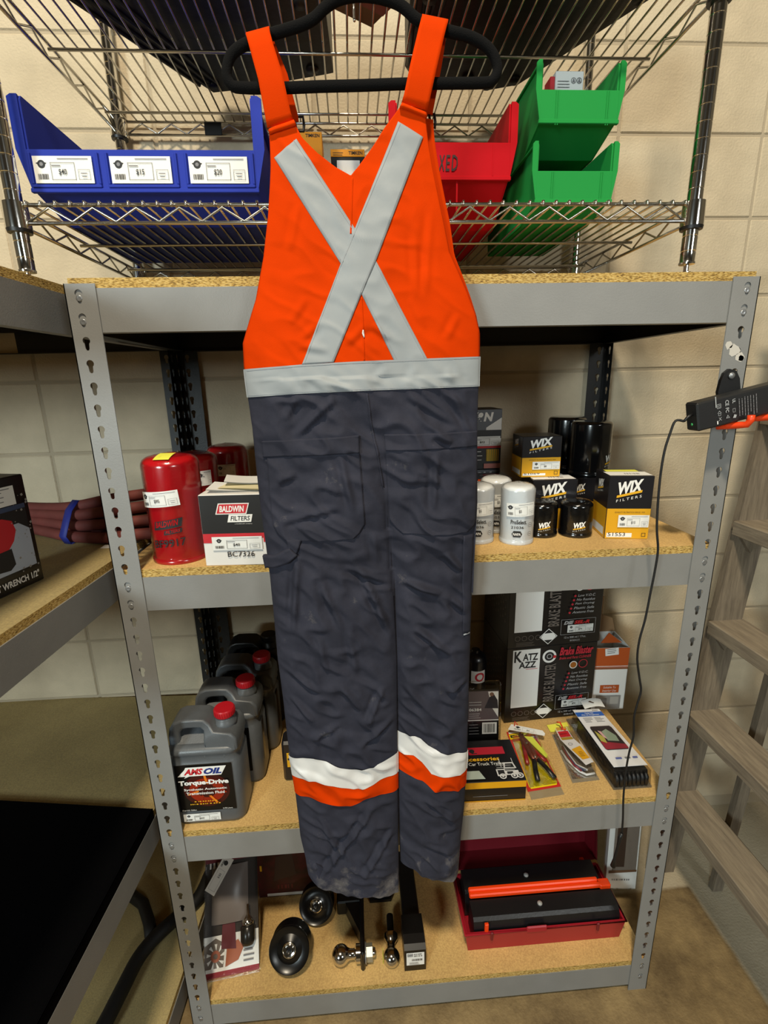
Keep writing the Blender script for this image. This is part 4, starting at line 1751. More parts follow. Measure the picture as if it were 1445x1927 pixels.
M, w = rot_box(1.0055, .0730, 1.0965, .0580)
wix_box('large black and yellow filter carton numbered 51553 at the right end', M, w, .092, S2, .141, .069, '51553', '$15', whitetop=2)
M, w = rot_box(.8730, .166, .9760, .158)
wix_box('black filter carton under the 51069 one, half hidden by small black cans', M, w, .105, S2, .1185, .050, None, None, whitetop=1)
M, w = rot_box(.8545, .2000, .9480, .1960)
wix_box('small black and yellow filter carton numbered 51069 on top of another carton', M, w, .082, S2 + .1192, .097, .047, '51069', '$8')
M, w = rot_box(.9900, .235, 1.140, .228)
o = thing('filter_carton', 'black carton at the back carrying the two big black cans', 'box', tuple(M @ Vector((w / 2, .1, S2))), 'black and yellow filter cartons')
obj('carton_body', MB().box((0, 0, S2 + .0003), (w, .235, S2 + .105), M_WBLK, bev=.001, M=M), o)
q = Print(bmap(M, S2, 'front'))
wix_logo(q, .012, .070, .030, .028)
q.rect(.0008, .0008, w - .0008, .045, M_WYEL)
q.done('print', o)

B1 = canister('oil_filter', 'big black oil filter in front, standing on the back carton', 1.064, .290, S2 + .1052, .0495, .137, M_FBLACK, .22, 'big black oil filters', film=False)
p = Print(cyl_map(1.064, .290, .0495, -95, S2 + .1052), True)
wix_logo(p, .024, .034, .044, .030)
p.done('print', B1)
B2 = canister('oil_filter', 'big black oil filter standing behind the other big black one', 1.048, .400, S2 + .1052, .0495, .141, M_FBLACK, .22, 'big black oil filters', film=False)
for (lb, x, y, du) in (('small black oil filter touching the yellow carton, wrapped in film', .9585, .117, -.004), ('small black oil filter beside the white one, wrapped in film', .8815, .128, -.002)):
    s_ = canister('oil_filter', lb, x, y, S2, .0355, .081, M_FBLACK, .42, 'small black oil filters')
    p = Print(cyl_map(x, y, .0368, -115, S2), True)
    wix_logo(p, du, .022, .026, .021)
    p.done('print', s_)
for (lb, x, y, h, a) in (('white oil filter in front with a $5 sticker', .8105, .0870, .1300, -104),
                         ('white oil filter half hidden behind the overalls edge', .7260, .1030, .1300, -100),
                         ('white oil filter standing behind the other two white ones', .7870, .1750, .1300, -100)):
    o = canister('oil_filter', lb, x, y, S2, .0360, h, M_FWHITE, .42, 'white oil filters', flutes=0)
    f = cyl_map(x, y, .0372, a, S2)
    price_tag(o, shift(f, -.024, .064, .05), .058, .029, '$5', True)
    p = Print(f, True)
    p.text('ProSelect.', -.016, .0475, .034, .0095, M_INK, bold=.02)
    p.text('21036', -.015, .0375, .027, .006, M_INK, bold=.01)
    p.poly([(-.013, .0255), (-.009, .0185), (.005, .0185), (.009, .0255), (.005, .0325), (-.009, .0325)], M_INK)
    p.text('NAPA', -.010, .0225, .016, .006, M_WHITE, bold=.02)
    for v in (.026, .046):
        p.disc(.026, v, .0052, M_GREYINK, 12, inner=.0043)
        p.rect(.023, v - .0006, .029, v + .0006, M_GREYINK)
    p.done('print', o)

# grey and black air filter cartons at the back, next to the overalls
M_KGREY = mat('grey carton print', '#5c6068', rough=.4)
kz = S2
for (lb, z0, h, y, x0) in (('grey and black filter carton at the bottom of the back stack', S2, .1235, .300, .690),
                           ('grey and black filter carton with $12 sticker on the back stack', S2 + .124, .152, .300, .690)):
    o = thing('air_filter_carton', lb, 'box', (.762, y + .05, z0), 'grey and black filter cartons')
    obj('carton_body', MB().box((x0, y, z0 + .0003), (.834, y + .10, z0 + h), mat('dark carton', '#26272b', rough=.4), bev=.001), o)
    p = Print(plane_map((x0, y, z0), (1, 0, 0), (0, 0, 1)))
    w = .834 - x0
    p.rect(.001, h * .66, w - .001, h - .001, M_KGREY)
    p.poly([(w - .04, h * .70), (w - .001, h * .86), (w - .001, h * .66), (w - .04, h * .66)], M_WHITE)
    p.text('K&N', .060, h * .80, .062, h * .15, M_WHITE, shear=.2, bold=.05)
    p.rect(.001, h * .40, w - .001, h * .52, M_PAPER)
    p.rect(.001, h * .36, w - .001, h * .395, M_RED)
    p.rect(w - .038, h * .14, w - .006, h * .34, M_YEL)
    for k in range(6):
        p.rect(w - .037 + k * .0052, h * .14, w - .0345 + k * .0052, h * .34, mat('dark yellow print', '#8f8a2a'))
    p.lines(.07, h * .30, .03, 3, h * .07, .0015, M_WHITE, 3)
    p.rect(w - .044, h * .02, w - .001, h * .10, mat('pale red print', '#c07a70'))
    p.done('print', o)
    if z0 > S2:
        price_tag(o, plane_map((x0 + .050, y - .0008, z0 + h * .40), (1, 0, 0), (0, 0, 1)), .090, .024, '$12')
o = thing('air_filter_carton', 'black filter carton with an orange corner behind the white cans', 'box', (.765, .25, S2), 'grey and black filter cartons')
obj('carton_body', MB().box((.690, .212, S2 + .0003), (.838, .292, S2 + .117), M_WBLK, bev=.001), o)
p = Print(plane_map((.690, .212, S2), (1, 0, 0), (0, 0, 1)))
p.poly([(.050, .084), (.088, .084), (.102, .116), (.064, .116)], mat('orange print', '#d8501a'))
p.text('K&', .098, .088, .032, .020, M_WHITE, shear=.25, bold=.05)
p.done('print', o)
t = Print(plane_map((.690, .212, S2 + .117), (1, 0, 0), (0, 1, 0)))
t.disc(.105, .04, .028, mat('grey print light', '#8f8f92'), 18, ry=.014)
t.disc(.108, .045, .022, M_RED, 18, inner=.017, ry=.011)
t.done('top_print', o)

# ================================================================ third shelf
S3 = BZ[2]
M_JUG = mat('grey jug plastic', '#55595d', rough=.38, var=.05, vscale=60, bump=.12, bscale=500)
M_JUGD = mat('dark jug plastic', '#17181a', rough=.4)
M_CAP = mat('red cap', '#b01622', rough=.4)
M_JLAB = mat('black jug label', '#0b0a0b', rough=.3)


def jug(label, x, y, z0, m, cap=None):
    """four litre oil jug: body, moulded handle over a recess, shoulder with a screw cap"""
    W, D = .163, .104
    o = thing('oil_jug', label, 'jug', (x + W / 2, y + D / 2, z0), 'grey oil jugs')
    T = Matrix.Translation((x, y, z0)) @ Matrix.Diagonal((1, 1, .958, 1))
    cap = cap or M_CAP
    mb = MB()

    def rrect(x0, y0, x1, y1, r, z, n=5):
        pts = []
        for cx, cy, a0 in ((x1 - r, y0 + r, -PI / 2), (x1 - r, y1 - r, 0), (x0 + r, y1 - r, PI / 2), (x0 + r, y0 + r, PI)):
            for k in range(n):
                a = a0 + PI / 2 * k / (n - 1)
                pts.append(T @ Vector((cx + r * math.cos(a), cy + r * math.sin(a), z)))
        return pts
    R = []
    for (i, z, r) in ((.010, .0004, .020), (.002, .004, .024), (0, .012, .026), (0, .172, .026), (.0035, .176, .024), (.0035, .196, .024), (.001, .200, .026),
                      (.001, .206, .026), (.006, .214, .024), (.016, .2155, .018)):
        R.append(rrect(i, i, W - i, D - i, r, z))
    mb.rows(R, m, closed=True)
    mb.add(R[0], [list(range(len(R[0])))[::-1]], m)
    mb.add(R[-1], [list(range(len(R[-1])))], m)
    sharp(obj('jug_body', mb, o), 55)
    # moulded handle and shoulder: one ring of plastic round the grip hole
    ring2 = [((.004, .203), (.030, .213)), ((.005, .235), (.030, .232)), ((.009, .256), (.032, .245)), ((.019, .271), (.039, .253)), ((.034, .278), (.050, .255)),
             ((.066, .278), (.066, .255)), ((.087, .276), (.078, .254)), ((.100, .265), (.085, .247)), ((.111, .251), (.087, .238)), ((.150, .247), (.087, .231)),
             ((.160, .234), (.087, .224)), ((.162, .203), (.087, .213)), ((.118, .203), (.074, .213)), ((.060, .203), (.052, .213))]
    vs, fs = [], []
    n = len(ring2)

    def hd(x):
        return interp([(.0, .030), (.098, .030), (.116, .046), (.17, .046)], x)
    for (a_, b_) in ring2:
        ho, hi = hd(a_[0]), hd(a_[0]) - .002
        vs += [T @ Vector((a_[0], .052 - ho, a_[1])), T @ Vector((b_[0], .052 - hi, b_[1])), T @ Vector((b_[0], .052 + hi, b_[1])), T @ Vector((a_[0], .052 + ho, a_[1]))]
    for k in range(n):
        j = (k + 1) % n
        for q in range(4):
            r_ = (q + 1) % 4
            fs.append((4 * k + q, 4 * k + r_, 4 * j + r_, 4 * j + q))
    mb = MB().add(vs, fs, m, True)
    ho_ = sharp(obj('handle', mb, o), 60)
    bv = ho_.modifiers.new('round', 'BEVEL')
    bv.width = .0075
    bv.segments = 3
    bv.limit_method = 'ANGLE'
    bv.angle_limit = math.radians(50)
    mb = MB().lathe([(.026, .240), (.0255, .254), (.0225, .258), (.0215, .264), (.0195, .268)], m, 24, T @ Matrix.Translation((.128, .052, 0)))
    obj('neck', mb, o)
    mb = MB()
    mb.add([T @ Vector(q) for q in ((.024, .018, .2130), (.088, .018, .2130), (.088, .072, .250), (.028, .072, .250))], [(0, 1, 2, 3)], m)
    mb.add([T @ Vector(q) for q in ((.024, .086, .2130), (.088, .086, .2130), (.088, .074, .250), (.028, .074, .250))], [(3, 2, 1, 0)], m)
    obj('recess_panel', mb, o)
    mb = MB()
    prof = [(.0001, .270), (.0225, .270), (.0232, .272), (.0232, .2855), (.0215, .288), (.0001, .2885)]
    cm_ = T @ Matrix.Translation((.128, .052, 0))
    mb.lathe(prof, cap, 28, cm_)
    for k in range(28):
        a = 2 * PI * k / 28
        mb.box((.0228, -.0009, .2725), (.0240, .0009, .2850), cap, M=cm_ @ Matrix.Rotation(a, 4, 'Z'))
    sharp(obj('cap', mb, o), 40)
    return o


J1 = jug('grey oil jug with red cap and label, nearest the shelf edge', .0080, .0190, S3, M_JUG)
J2 = jug('grey oil jug with red cap in the middle of the row of jugs', .0330, .1320, S3, M_JUG)
J3 = jug('grey oil jug with red cap third from the shelf edge', .0540, .2440, S3, M_JUG)
J4 = jug('dark oil jug at the back of the row beneath the shelf', .0560, .3560, S3, M_JUGD, M_JUGD)  # cap given the dark body colour to paint in the shade there
f = plane_map((.0080, .0190, S3), (1, 0, 0), (0, 0, 1))
p = Print(f)
p.rect(.018, .040, .146, .168, M_JLAB)
M_FIRE = mat('fiery print', '#8f2208', rough=.4)
M_FIRE2 = mat('bright fiery print', '#e0791c', rough=.4)
M_FIRE3 = mat('dark fiery print', '#3d0d08', rough=.4)
p.disc(.084, .098, .052, M_FIRE3, 28, ry=.046)
p.disc(.084, .096, .040, M_FIRE, 28, ry=.034, inner=.022)
for k in range(7):
    a = .4 + k * .9
    p.poly([(.084 + .018 * math.cos(a), .098 + .016 * math.sin(a)), (.084 + .046 * math.cos(a + .25), .098 + .042 * math.sin(a + .25)), (.084 + .044 * math.cos(a + .36), .098 + .040 * math.sin(a + .36)), (.084 + .019 * math.cos(a + .3), .098 + .017 * math.sin(a + .3))], M_FIRE2 if k % 2 else M_FIRE)
p.poly([(.024, .139), (.042, .139), (.038, .134), (.050, .139), (.121, .139), (.134, .163), (.044, .163), (.040, .156)], M_WHITE)
p.text('AMS', .038, .1425, .044, .0165, M_RED, shear=.35, bold=.05)
p.text('OIL', .083, .1425, .040, .0165, mat('navy print', '#1c2f7a'), shear=.35, bold=.05)
p.text('Torque-Drive', .024, .1115, .112, .0165, M_WHITE, bold=.05)
p.text('Synthetic Automatic', .034, .0985, .096, .0075, M_WHITE, bold=.02)
p.text('Transmission Fluid', .038, .0885, .086, .0075, M_WHITE, bold=.02)
p.bars(.054, .068, .054, .0028, M_YEL, 9, 2)
p.bars(.044, .061, .072, .0028, M_YEL, 12, 4)
p.text('One U.S. Gallon', .024, .045, .032, .0036, M_WHITE)
p.text('3.78 Liters', .116, .045, .022, .0036, M_WHITE)
p.done('print', J1)
q = Print(plane_map((.0080 + .0035, .0190 + .0035, S3), (1, 0, 0), (0, 0, 1)))
q.frame(.084, .181, .128, .190, .0009, mat('grey embossing', '#6a6f74', rough=.4))
q.done('embossing', J1)
price_tag(J1, shift(f, .024, .014), .084, .021, '$60')
for J, jx, jy, t in ((J2, .0330, .1320, '8'), (J3, .0540, .2440, '')):
    f = plane_map((jx, jy, S3), (1, 0, 0), (0, 0, 1))
    p = Print(f)
    p.rect(.018, .040, .137, .168, M_JLAB)
    p.done('print', J)
    f = plane_map((jx + .163, jy, S3), (0, 1, 0), (0, 0, 1))
    p = Print(f)
    p.rect(.026, .050, .050, .168, M_JLAB)
    if t:
        p.text(t, .034, .112, .008, .012, M_WHITE, bold=.03)
        p.rect(.029, .150, .031, .153, M_WHITE)
    p.done('side_print', J)

# black tool case edge beside the jugs
o = thing('accessory_box', 'black box with yellow panel standing half behind the overalls leg', 'box', (.32, .16, S3))
obj('box_body', MB().box((.246, .130, S3 + .0003), (.40, .180, S3 + .118), M_WBLK, bev=.006), o)
p = Print(plane_map((.246, .130, S3), (1, 0, 0), (0, 0, 1)))
p.rect(.012, .045, .030, .088, M_YEL)
p.rect(.014, .066, .028, .072, M_INK)
p.done('print', o)

# ---- two cartons of brake cleaner, one on the other
M_BRK = mat('black cleaner carton', '#100f11', rough=.32, coat=.15)
M_PRED = mat('washed red print', '#c0283a', rough=.45)
M_PGRY = mat('print grey', '#a9a9ab', rough=.5)
M_PBRN = mat('print brown grey', '#6b625c', rough=.5)


def cleaner_box(label, z0, turn):
    M, w = rot_box(.8745, .2960, 1.1490 + turn, .3130)
    d, h = .205, .247
    o = thing('cleaner_carton', label, 'box', tuple(M @ Vector((w / 2, d / 2, z0))), 'cartons of brake cleaner')
    obj('carton_body', MB().box((0, 0, z0 + .0003), (w, d, z0 + h), M_BRK, bev=.001, M=M), o)
    p = Print(bmap(M, z0, 'front'))
    # white panel, left plain where the picture of a figure was
    p.rect(.018, .050, .100, h - .006, M_WHITE)
    p.text('K', .022, h - .046, .024, .036, M_INK, bold=.03)
    p.text('ATZ', .048, h - .042, .046, .023, M_INK, bold=.03)
    p.text('AZZ', .037, h - .066, .052, .021, M_INK, bold=.03)
    p.rect(.058, h - .0705, .094, h - .0690, M_RED)
    # emblem
    p.disc(.128, h - .034, .021, M_WHITE, 24)
    p.disc(.128, h - .034, .0145, M_INK, 24)
    p.disc(.128, h - .034, .0085, M_PGRY, 18, inner=.006)
    p.disc(.144, h - .036, .005, M_RED, 12)
    p.text('BRAKE BLASTER', .150, .062, .126, .034, M_PBRN, bold=.02, rot=PI / 2)
    p.poly([(.120, .006), (.147, .031), (.120, .056), (.093, .031)], M_WHITE)
    p.poly([(.120, .0085), (.1445, .031), (.120, .0535), (.0955, .031)], M_INK)
    p.poly([(.1065, .0205), (.1335, .0205), (.1425, .031), (.1335, .0415), (.1065, .0415), (.0975, .031)], M_WHITE)
    p.text('Brake Blaster', .158, h - .034, .104, .026, M_PRED, shear=.3, bold=.035)
    p.text('Brake and Parts CLEANER', .158, h - .047, .098, .0085, M_PRED, shear=.3, bold=.02)
    p.disc(.203, h - .068, .0125, M_PAPER, 18)
    p.disc(.203, h - .068, .0095, mat('amber print', '#a8641c'), 18)
    p.disc(.233, h - .066, .0140, M_PRED, 24, inner=.012)
    for k, t in enumerate(('Low V.O.C.', 'No Residue', 'Fast Drying', 'Plastic Safe', 'Acetone Free')):
        v = h - .098 - .0125 * k
        p.disc(.191 - .0035 * k, v + .003, .0034, M_PRED, 10)
        p.text(t, .199 - .0035 * k, v, .052 + .003 * k, .0078, M_PGRY, shear=.25, bold=.01)
    p.frame(.154, .034, .258, .082, .0008, M_PGRY)
    p.text('DIE', .162, .066, .030, .011, M_PGRY, shear=.3, bold=.05)
    p.text('SEL-R', .193, .066, .046, .011, M_RED, shear=.3, bold=.05)
    p.text('12 x 500 ml / 17oz.', .166, .022, .066, .0065, M_PGRY, bold=.01)
    p.text('808435', .184, .012, .030, .0055, M_PGRY)
    for k in range(4):
        p.disc(.026 + .020 * k, .034, .0078, M_PBRN, 14, inner=.0068)
    p.lines(.022, .020, .07, 3, .0045, .001, M_PBRN, 4)
    p.done('print', o)
    price_tag(o, shift(bmap(M, z0, 'front'), .176, .038), .078, .0235, '$74')
    q = Print(bmap(M, z0, 'left', w, d))
    for k in range(9):
        for j in range(6):
            u, v = .03 + .018 * k, .07 + .022 * j + .008 * (k % 2)
            q.poly([(u, v), (u + .010, v + .004), (u + .004, v + .013)], M_PBRN)
            q.h -= q.step
    q.done('side_print', o)
    return o


cleaner_box('black carton of brake cleaner standing on the shelf board, lower of two', S3, .0)
cleaner_box('black carton of brake cleaner on top of another, under the shelf', S3 + .2473, .003)
# spray can and carton in the gloom to their left
sp_ = thing('spray_can', 'black spray can with a white and red label beside the cleaner cartons', 'spray can', (.800, .360, S3))
T = Matrix.Translation((.800, .360, S3))
sharp(obj('can', MB().lathe([(.0001, .0003), (.031, .0003), (.0325, .003), (.0325, .185), (.029, .196), (.020, .204), (.012, .206), (.012, .215), (.0001, .216)], M_BRK, 28, T), sp_), 45)
p = Print(cyl_map(.800, .360, .0328, -100, S3), True)
p.rect(-.014, .120, .030, .160, M_PAPER)
p.disc(.012, .140, .015, M_PRED, 18, inner=.009)
p.text('BLASTER', -.004, .030, .075, .014, M_PGRY, rot=PI / 2, bold=.03)
p.done('print', sp_)

# ---- orange and white carton with open flaps
M_ORC = mat('orange carton print', '#b8521c', rough=.5)
M_KRAFT = mat('brown kraft board', '#8a6a48', rough=.8, bump=.15)
M, w = rot_box(1.1545, .3330, 1.2590, .3270)
o = thing('insert_carton', 'orange and white carton with open flaps at right end of shelf', 'box', tuple(M @ Vector((w / 2, .05, S3))))
h = .212
mb = MB()
t = .0015
mb.box((0, 0, S3 + .0003), (w, t, S3 + h), M_WHITE, M=M)
mb.box((0, .10, S3 + .0003), (w, .10 + t, S3 + h), M_WHITE, M=M)
mb.box((0, 0, S3 + .0003), (t, .10, S3 + h), M_WHITE, M=M)
mb.box((w - t, 0, S3 + .0003), (w, .10, S3 + h), M_WHITE, M=M)
mb.box((0, 0, S3 + .0003), (w, .10, S3 + .003), M_WHITE, M=M)
obj('carton_body', mb, o)
p = Print(bmap(M, S3, 'front'))
p.rect(.0005, h - .066, w - .0005, h, M_ORC)
p.rect(.0005, h - .072, w - .0005, h - .0665, mat('brown orange print', '#8a4a22'))
p.rect(.0005, h - .0625, w - .0005, h - .0605, M_WHITE)
p.rect(.026, h - .153, .084, h - .126, M_ORC)
p.text('Suitable To', .036, h - .1375, .038, .0075, M_PAPER, shear=.2)
p.text('Interior Use', .034, h - .1490, .042, .0075, M_PAPER, shear=.2)
p.rect(.018, .004, .092, .050, mat('grey picture print', '#8f8c88'))
p.rect(.026, .010, .050, .040, mat('dark picture print', '#6a6663'))
p.rect(.060, .020, .086, .046, mat('light picture print', '#b0aca4'))
p.done('print', o)
p = Print(shift(bmap(M, S3, 'front'), .032, h - .026, .12))
p.h = .002
p.rect(0, 0, .040, .024, M_PAPER)
p.lines(.006, .019, .028, 3, .006, .0022, M_GREYINK, 6)
p.done('sticker', o, 'tilted white sticker')
fl = MB()
fl.prism([(0, 0), (w, 0), (w - .006, .042), (.050, .060), (.004, .044)], -.001, .001, M_KRAFT, M @ Matrix.Translation((0, .10, S3 + h)) @ Matrix(((1, 0, 0, 0), (0, .25, 1, 0), (0, .97, 0, 0), (0, 0, 0, 1))))
obj('flap', fl, o)
fl = MB()
fl.prism([(.03, 0), (w - .01, 0), (w * .62, .032)], -.001, .001, M_ORC, M @ Matrix.Translation((0, .03, S3 + h)) @ Matrix(((1, 0, 0, 0), (0, .8, 1, 0), (0, .6, 0, 0), (0, 0, 0, 1))))
obj('flap', fl, o)
o = thing('shipping_carton', 'brown carton with an orange mark behind the orange and white one', 'box', (1.195, .465, S3))
obj('carton_body', MB().box((1.160, .446, S3 + .0003), (1.230, .500, S3 + .325), M_KRAFT, bev=.001), o)
p = Print(plane_map((1.157, .440, S3), (1, 0, 0), (0, 0, 1)))
p.disc(.028, .300, .022, M_ORC, 16, ry=.008)
p.done('print', o)

# ---- packs lying along the front
M_CARDW = mat('white card', '#dcdde0', rough=.35, coat=.3)
M_BLIST = mat('clear blister', '#f3f5f4', rough=.06, alpha=.22, spec=.8)


def quad_frame(p00, p10, p01, p11):
    """bilinear map on the shelf from (u, v) in 0..1 to plan"""
    p00, p10, p01, p11 = (Vector((a[0], a[1], 0)) for a in (p00, p10, p01, p11))

    def f(u, v, z):
        q = (p00 * (1 - u) + p10 * u) * (1 - v) + (p01 * (1 - u) + p11 * u) * v
        return Vector((q.x, q.y, z))
    return f


def slab_on(fr, u0, v0, u1, v1, z0, z1, m, mb=None, ins=0.0):
    mb = mb or MB()
    vs = [fr(u0, v0, z0), fr(u1, v0, z0), fr(u1, v1, z0), fr(u0, v1, z0),
          fr(u0 + ins, v0 + ins, z1), fr(u1 - ins, v0 + ins, z1), fr(u1 - ins, v1 - ins, z1), fr(u0 + ins, v1 - ins, z1)]
    mb.add(vs, [(3, 2, 1, 0), (4, 5, 6, 7), (0, 1, 5, 4), (1, 2, 6, 5), (2, 3, 7, 6), (3, 0, 4, 7)], m)
    return mb


# cargo net pack
fr = quad_frame((1.0700, .0300), (1.1680, .0300), (1.0640, .2920), (1.1500, .2900))
o = thing('net_pack', 'black cargo net in a clear pack with a white card, at right front', 'pack', (1.12, .17, S3))
M_NET = mat('black net', '#111214', rough=.5, bump=.8, bscale=70)
obj('tray', slab_on(fr, 0, 0, 1, 1, S3 + .0004, S3 + .006, mat('clear tray plastic', '#6b6962', rough=.12, alpha=.45, spec=.8)), o)
mb = MB()
nb = 9
for k in range(nb):
    for j in range(2):
        a = fr(.07 + .43 * j, .03 + .78 * k / nb, 0)
        b = fr(.07 + .43 * (j + 1), .03 + .78 * (k + 1) / nb, 0)
mb = slab_on(fr, .06, .03, .95, .80, S3 + .0062, S3 + .043, M_NET, ins=.02)
obj('folded_net', mb, o)
for k in range(8):
    a, b = fr(.08 + .11 * k, .012, S3 + .012), fr(.08 + .11 * k, .05, S3 + .040)
    obj('net_fold', MB().tube([a, (a + b) / 2 + Vector((0, -.006, .006)), b], .0052, M_NET, 8), o)
obj('blister', slab_on(fr, .03, .01, .985, .90, S3 + .0062, S3 + .0475, M_FILM, ins=.012), o)
card = slab_on(fr, .085, .085, .985, .93, S3 + .0476, S3 + .0488, M_CARDW)
cd = obj('card', card, o)
p = Print(lambda u, v, h: fr(.085 + .90 * u, .085 + .845 * v, S3 + .0488 + h))
p.rect(.0, .86, 1, .945, mat('blue card print', '#2b5cb0', rough=.4))
p.text('Cargo Net', .34, .905, .32, .026, M_WHITE, shear=.2, bold=.02)
p.text('Filet de chargement', .18, .870, .64, .026, M_WHITE, shear=.2, bold=.02)
p.bars(.70, .960, .22, .016, M_INK, 5, 6)
p.lines(.14, .82, .33, 4, .025, .006, M_GREYINK, 2)
p.lines(.54, .82, .33, 4, .025, .006, M_GREYINK, 8)
p.poly([(.13, .28), (.17, .25), (.83, .25), (.87, .28), (.87, .63), (.83, .66), (.17, .66), (.13, .63)], mat('dark photo print', '#2c2626', rough=.35))
p.poly([(.14, .26), (.86, .26), (.86, .33), (.14, .40)], mat('red photo print', '#8e2836', rough=.35))
p.poly([(.17, .40), (.32, .36), (.36, .46), (.20, .58)], mat('lime photo print', '#a8a04a', rough=.35))
p.poly([(.40, .40), (.74, .38), (.78, .48), (.62, .60), (.42, .56)], mat('sage photo print', '#8a9a86', rough=.35))
p.poly([(.34, .46), (.42, .42), (.40, .56), (.30, .58)], mat('pink photo print', '#c8a0a0', rough=.35))
p.rect(.22, .10, .40, .125, mat('blue card print2', '#5a66a8')).rect(.50, .10, .66, .125, M_GREYINK).rect(.74, .10, .88, .125, mat('blue card print3', '#5a66a8'))
p.done('print', cd)
tl = MB()
a = fr(.50, .93, S3 + .02)
tl.grid(lambda u, v: Vector((a.x + .058 * u, a.y + .03 * v - .006 * u, S3 + .050 + .010 * math.sin(2.4 * u) + .006 * v)), 8, 3, M_PAPER)
tgo = obj('hang_label', tl, o)
p = Print(lambda u, v, h: Vector((a.x + u, a.y + .012 + v, S3 + .062 + h)))
p.poly([(.016, .004), (.028, .010), (.042, .004), (.028, -.004)], mat('brown emblem print', '#5a3a22'))
p.done('emblem', tgo)

# wire tie pack
fr = quad_frame((.9790, .0600), (1.0520, .0640), (.9960, .2350), (1.0520, .2380))
o = thing('wire_pack', 'small clear pack with coloured wires and a red topped card', 'pack', (1.02, .15, S3))
obj('tray', slab_on(fr, 0, 0, 1, 1, S3 + .0004, S3 + .0016, mat('clear backing plastic', '#9b927f', rough=.12, alpha=.5, spec=.8)), o)
cd = MB()
pts = [(.18, .96), (.80, .96), (.80, .75), (.97, .55), (.97, .20), (.62, .15), (.34, .55), (.18, .75)]
n = len(pts)
vs = [fr(u, v, S3 + .016 + .012 * (1 - v)) for u, v in pts] + [fr(u, v, S3 + .0152 + .012 * (1 - v)) for u, v in pts]
cd.add(vs, [list(range(n))[::-1], list(range(n, 2 * n))] + [(i, (i + 1) % n, n + (i + 1) % n, n + i) for i in range(n)], M_CARDW)
cdo = obj('card', cd, o)


def cf(u, v, h):
    return fr(u, v, S3 + .016 + .012 * (1 - v) + h)


p = Print(cf)
p.rect(.23, .80, .76, .945, M_RED)
p.bars(.30, .865, .36, .025, M_INK, 6, 6)
p.poly([(.22, .79), (.76, .79), (.78, .73), (.24, .73)], mat('olive print', '#a88a2a'))
p.poly([(.42, .50), (.86, .56), (.92, .28), (.62, .26)], M_YEL)
p.disc(.50, .62, .10, M_GREYINK, 16, ry=.030, inner=.08)
p.lines(.62, .42, .22, 4, .03, .008, mat('dark yellow ink', '#6a4a10'), 3)
p.done('print', cdo)
for k, c in enumerate(('#7a1f2c', '#28334f', '#6a6f7a', '#c9c6c0')):
    u = .16 + .03 * k
    pts = [fr(.10 + u * .5, .66, S3 + .010), fr(u + .02, .45, S3 + .013), fr(u + .12, .25, S3 + .013), fr(u + .30 + .05 * k, .14, S3 + .011)]
    obj('wire_strand', MB().tube(pts, .0026, mat('wire ' + c, c, rough=.4), 8), o)
pts = [fr(.08, .60, S3 + .006), fr(.16, .40, S3 + .006), fr(.40, .17, S3 + .006), fr(.60, .09, S3 + .006), fr(.92, .10, S3 + .006)]
obj('wire_strand', MB().tube(pts, .0030, M_WHITE, 8), o)
obj('blister', slab_on(fr, .06, .06, .96, .98, S3 + .0018, S3 + .034, M_FILM, ins=.05), o)
nt = MB().grid(lambda u, v: Vector((.996 + .060 * u, .243 + .030 * v, S3 + .003 + .006 * u * v)), 4, 3, M_NOTE)
obj('sticky_note', nt, o)['label'] = 'yellow sticky note'
a = fr(.50, 1.02, S3 + .010)
obj('hang_clip', MB().tube([a + Vector((-.004, .02, .012)), a + Vector((.002, .012, .016)), a + Vector((.004, 0, .010)), a + Vector((-.002, -.010, .012)), a + Vector((.008, -.014, .012))], .0022, mat('orange plastic', '#e04a1c', rough=.4), 8), o)['label'] = 'orange plastic clip'

# stripping pliers on a yellow and red card
fr = quad_frame((.8560, .0190), (.9450, .0280), (.8700, .2560), (.9490, .2660))
o = thing('pliers_pack', 'wire strippers with red and black handles on a yellow card', 'pack', (.905, .14, S3))
cdo = obj('card', slab_on(fr, 0, .10, 1, 1, S3 + .0006, S3 + .002, mat('red card', '#c22a22', rough=.4, coat=.3)), o)
obj('backing', slab_on(fr, .02, 0, .99, .1, S3 + .0004, S3 + .0014, mat('clear backing plastic2', '#a89c80', rough=.1, alpha=.4, spec=.8)), o)
p = Print(lambda u, v, h: fr(u, v, S3 + .002 + h))
M_PYEL = mat('bright yellow card', '#e6cf10', rough=.4)
p.poly([(.08, .16), (.12, .125), (.90, .125), (.95, .16), (.90, .82), (.10, .82)], M_PYEL)
p.poly([(.04, .86), (.94, .86), (.94, .95), (.04, .95)], M_PYEL)
p.rect(.08, .885, .62, .93, M_INK)
p.bars(.14, .897, .40, .018, M_PYEL, 9, 3)
p.rect(.06, .955, .5, .985, M_PAPER)
p.done('print', cdo)
M_RUST = mat('brown steel jaw', '#6a3420', rough=.4, metal=.4)
M_HRED = mat('dark red grip', '#8f1a18', rough=.35)
M_HBLK = mat('black grip', '#101011', rough=.35)


def pl_(u, v, z):
    return fr(u, v, S3 + z)


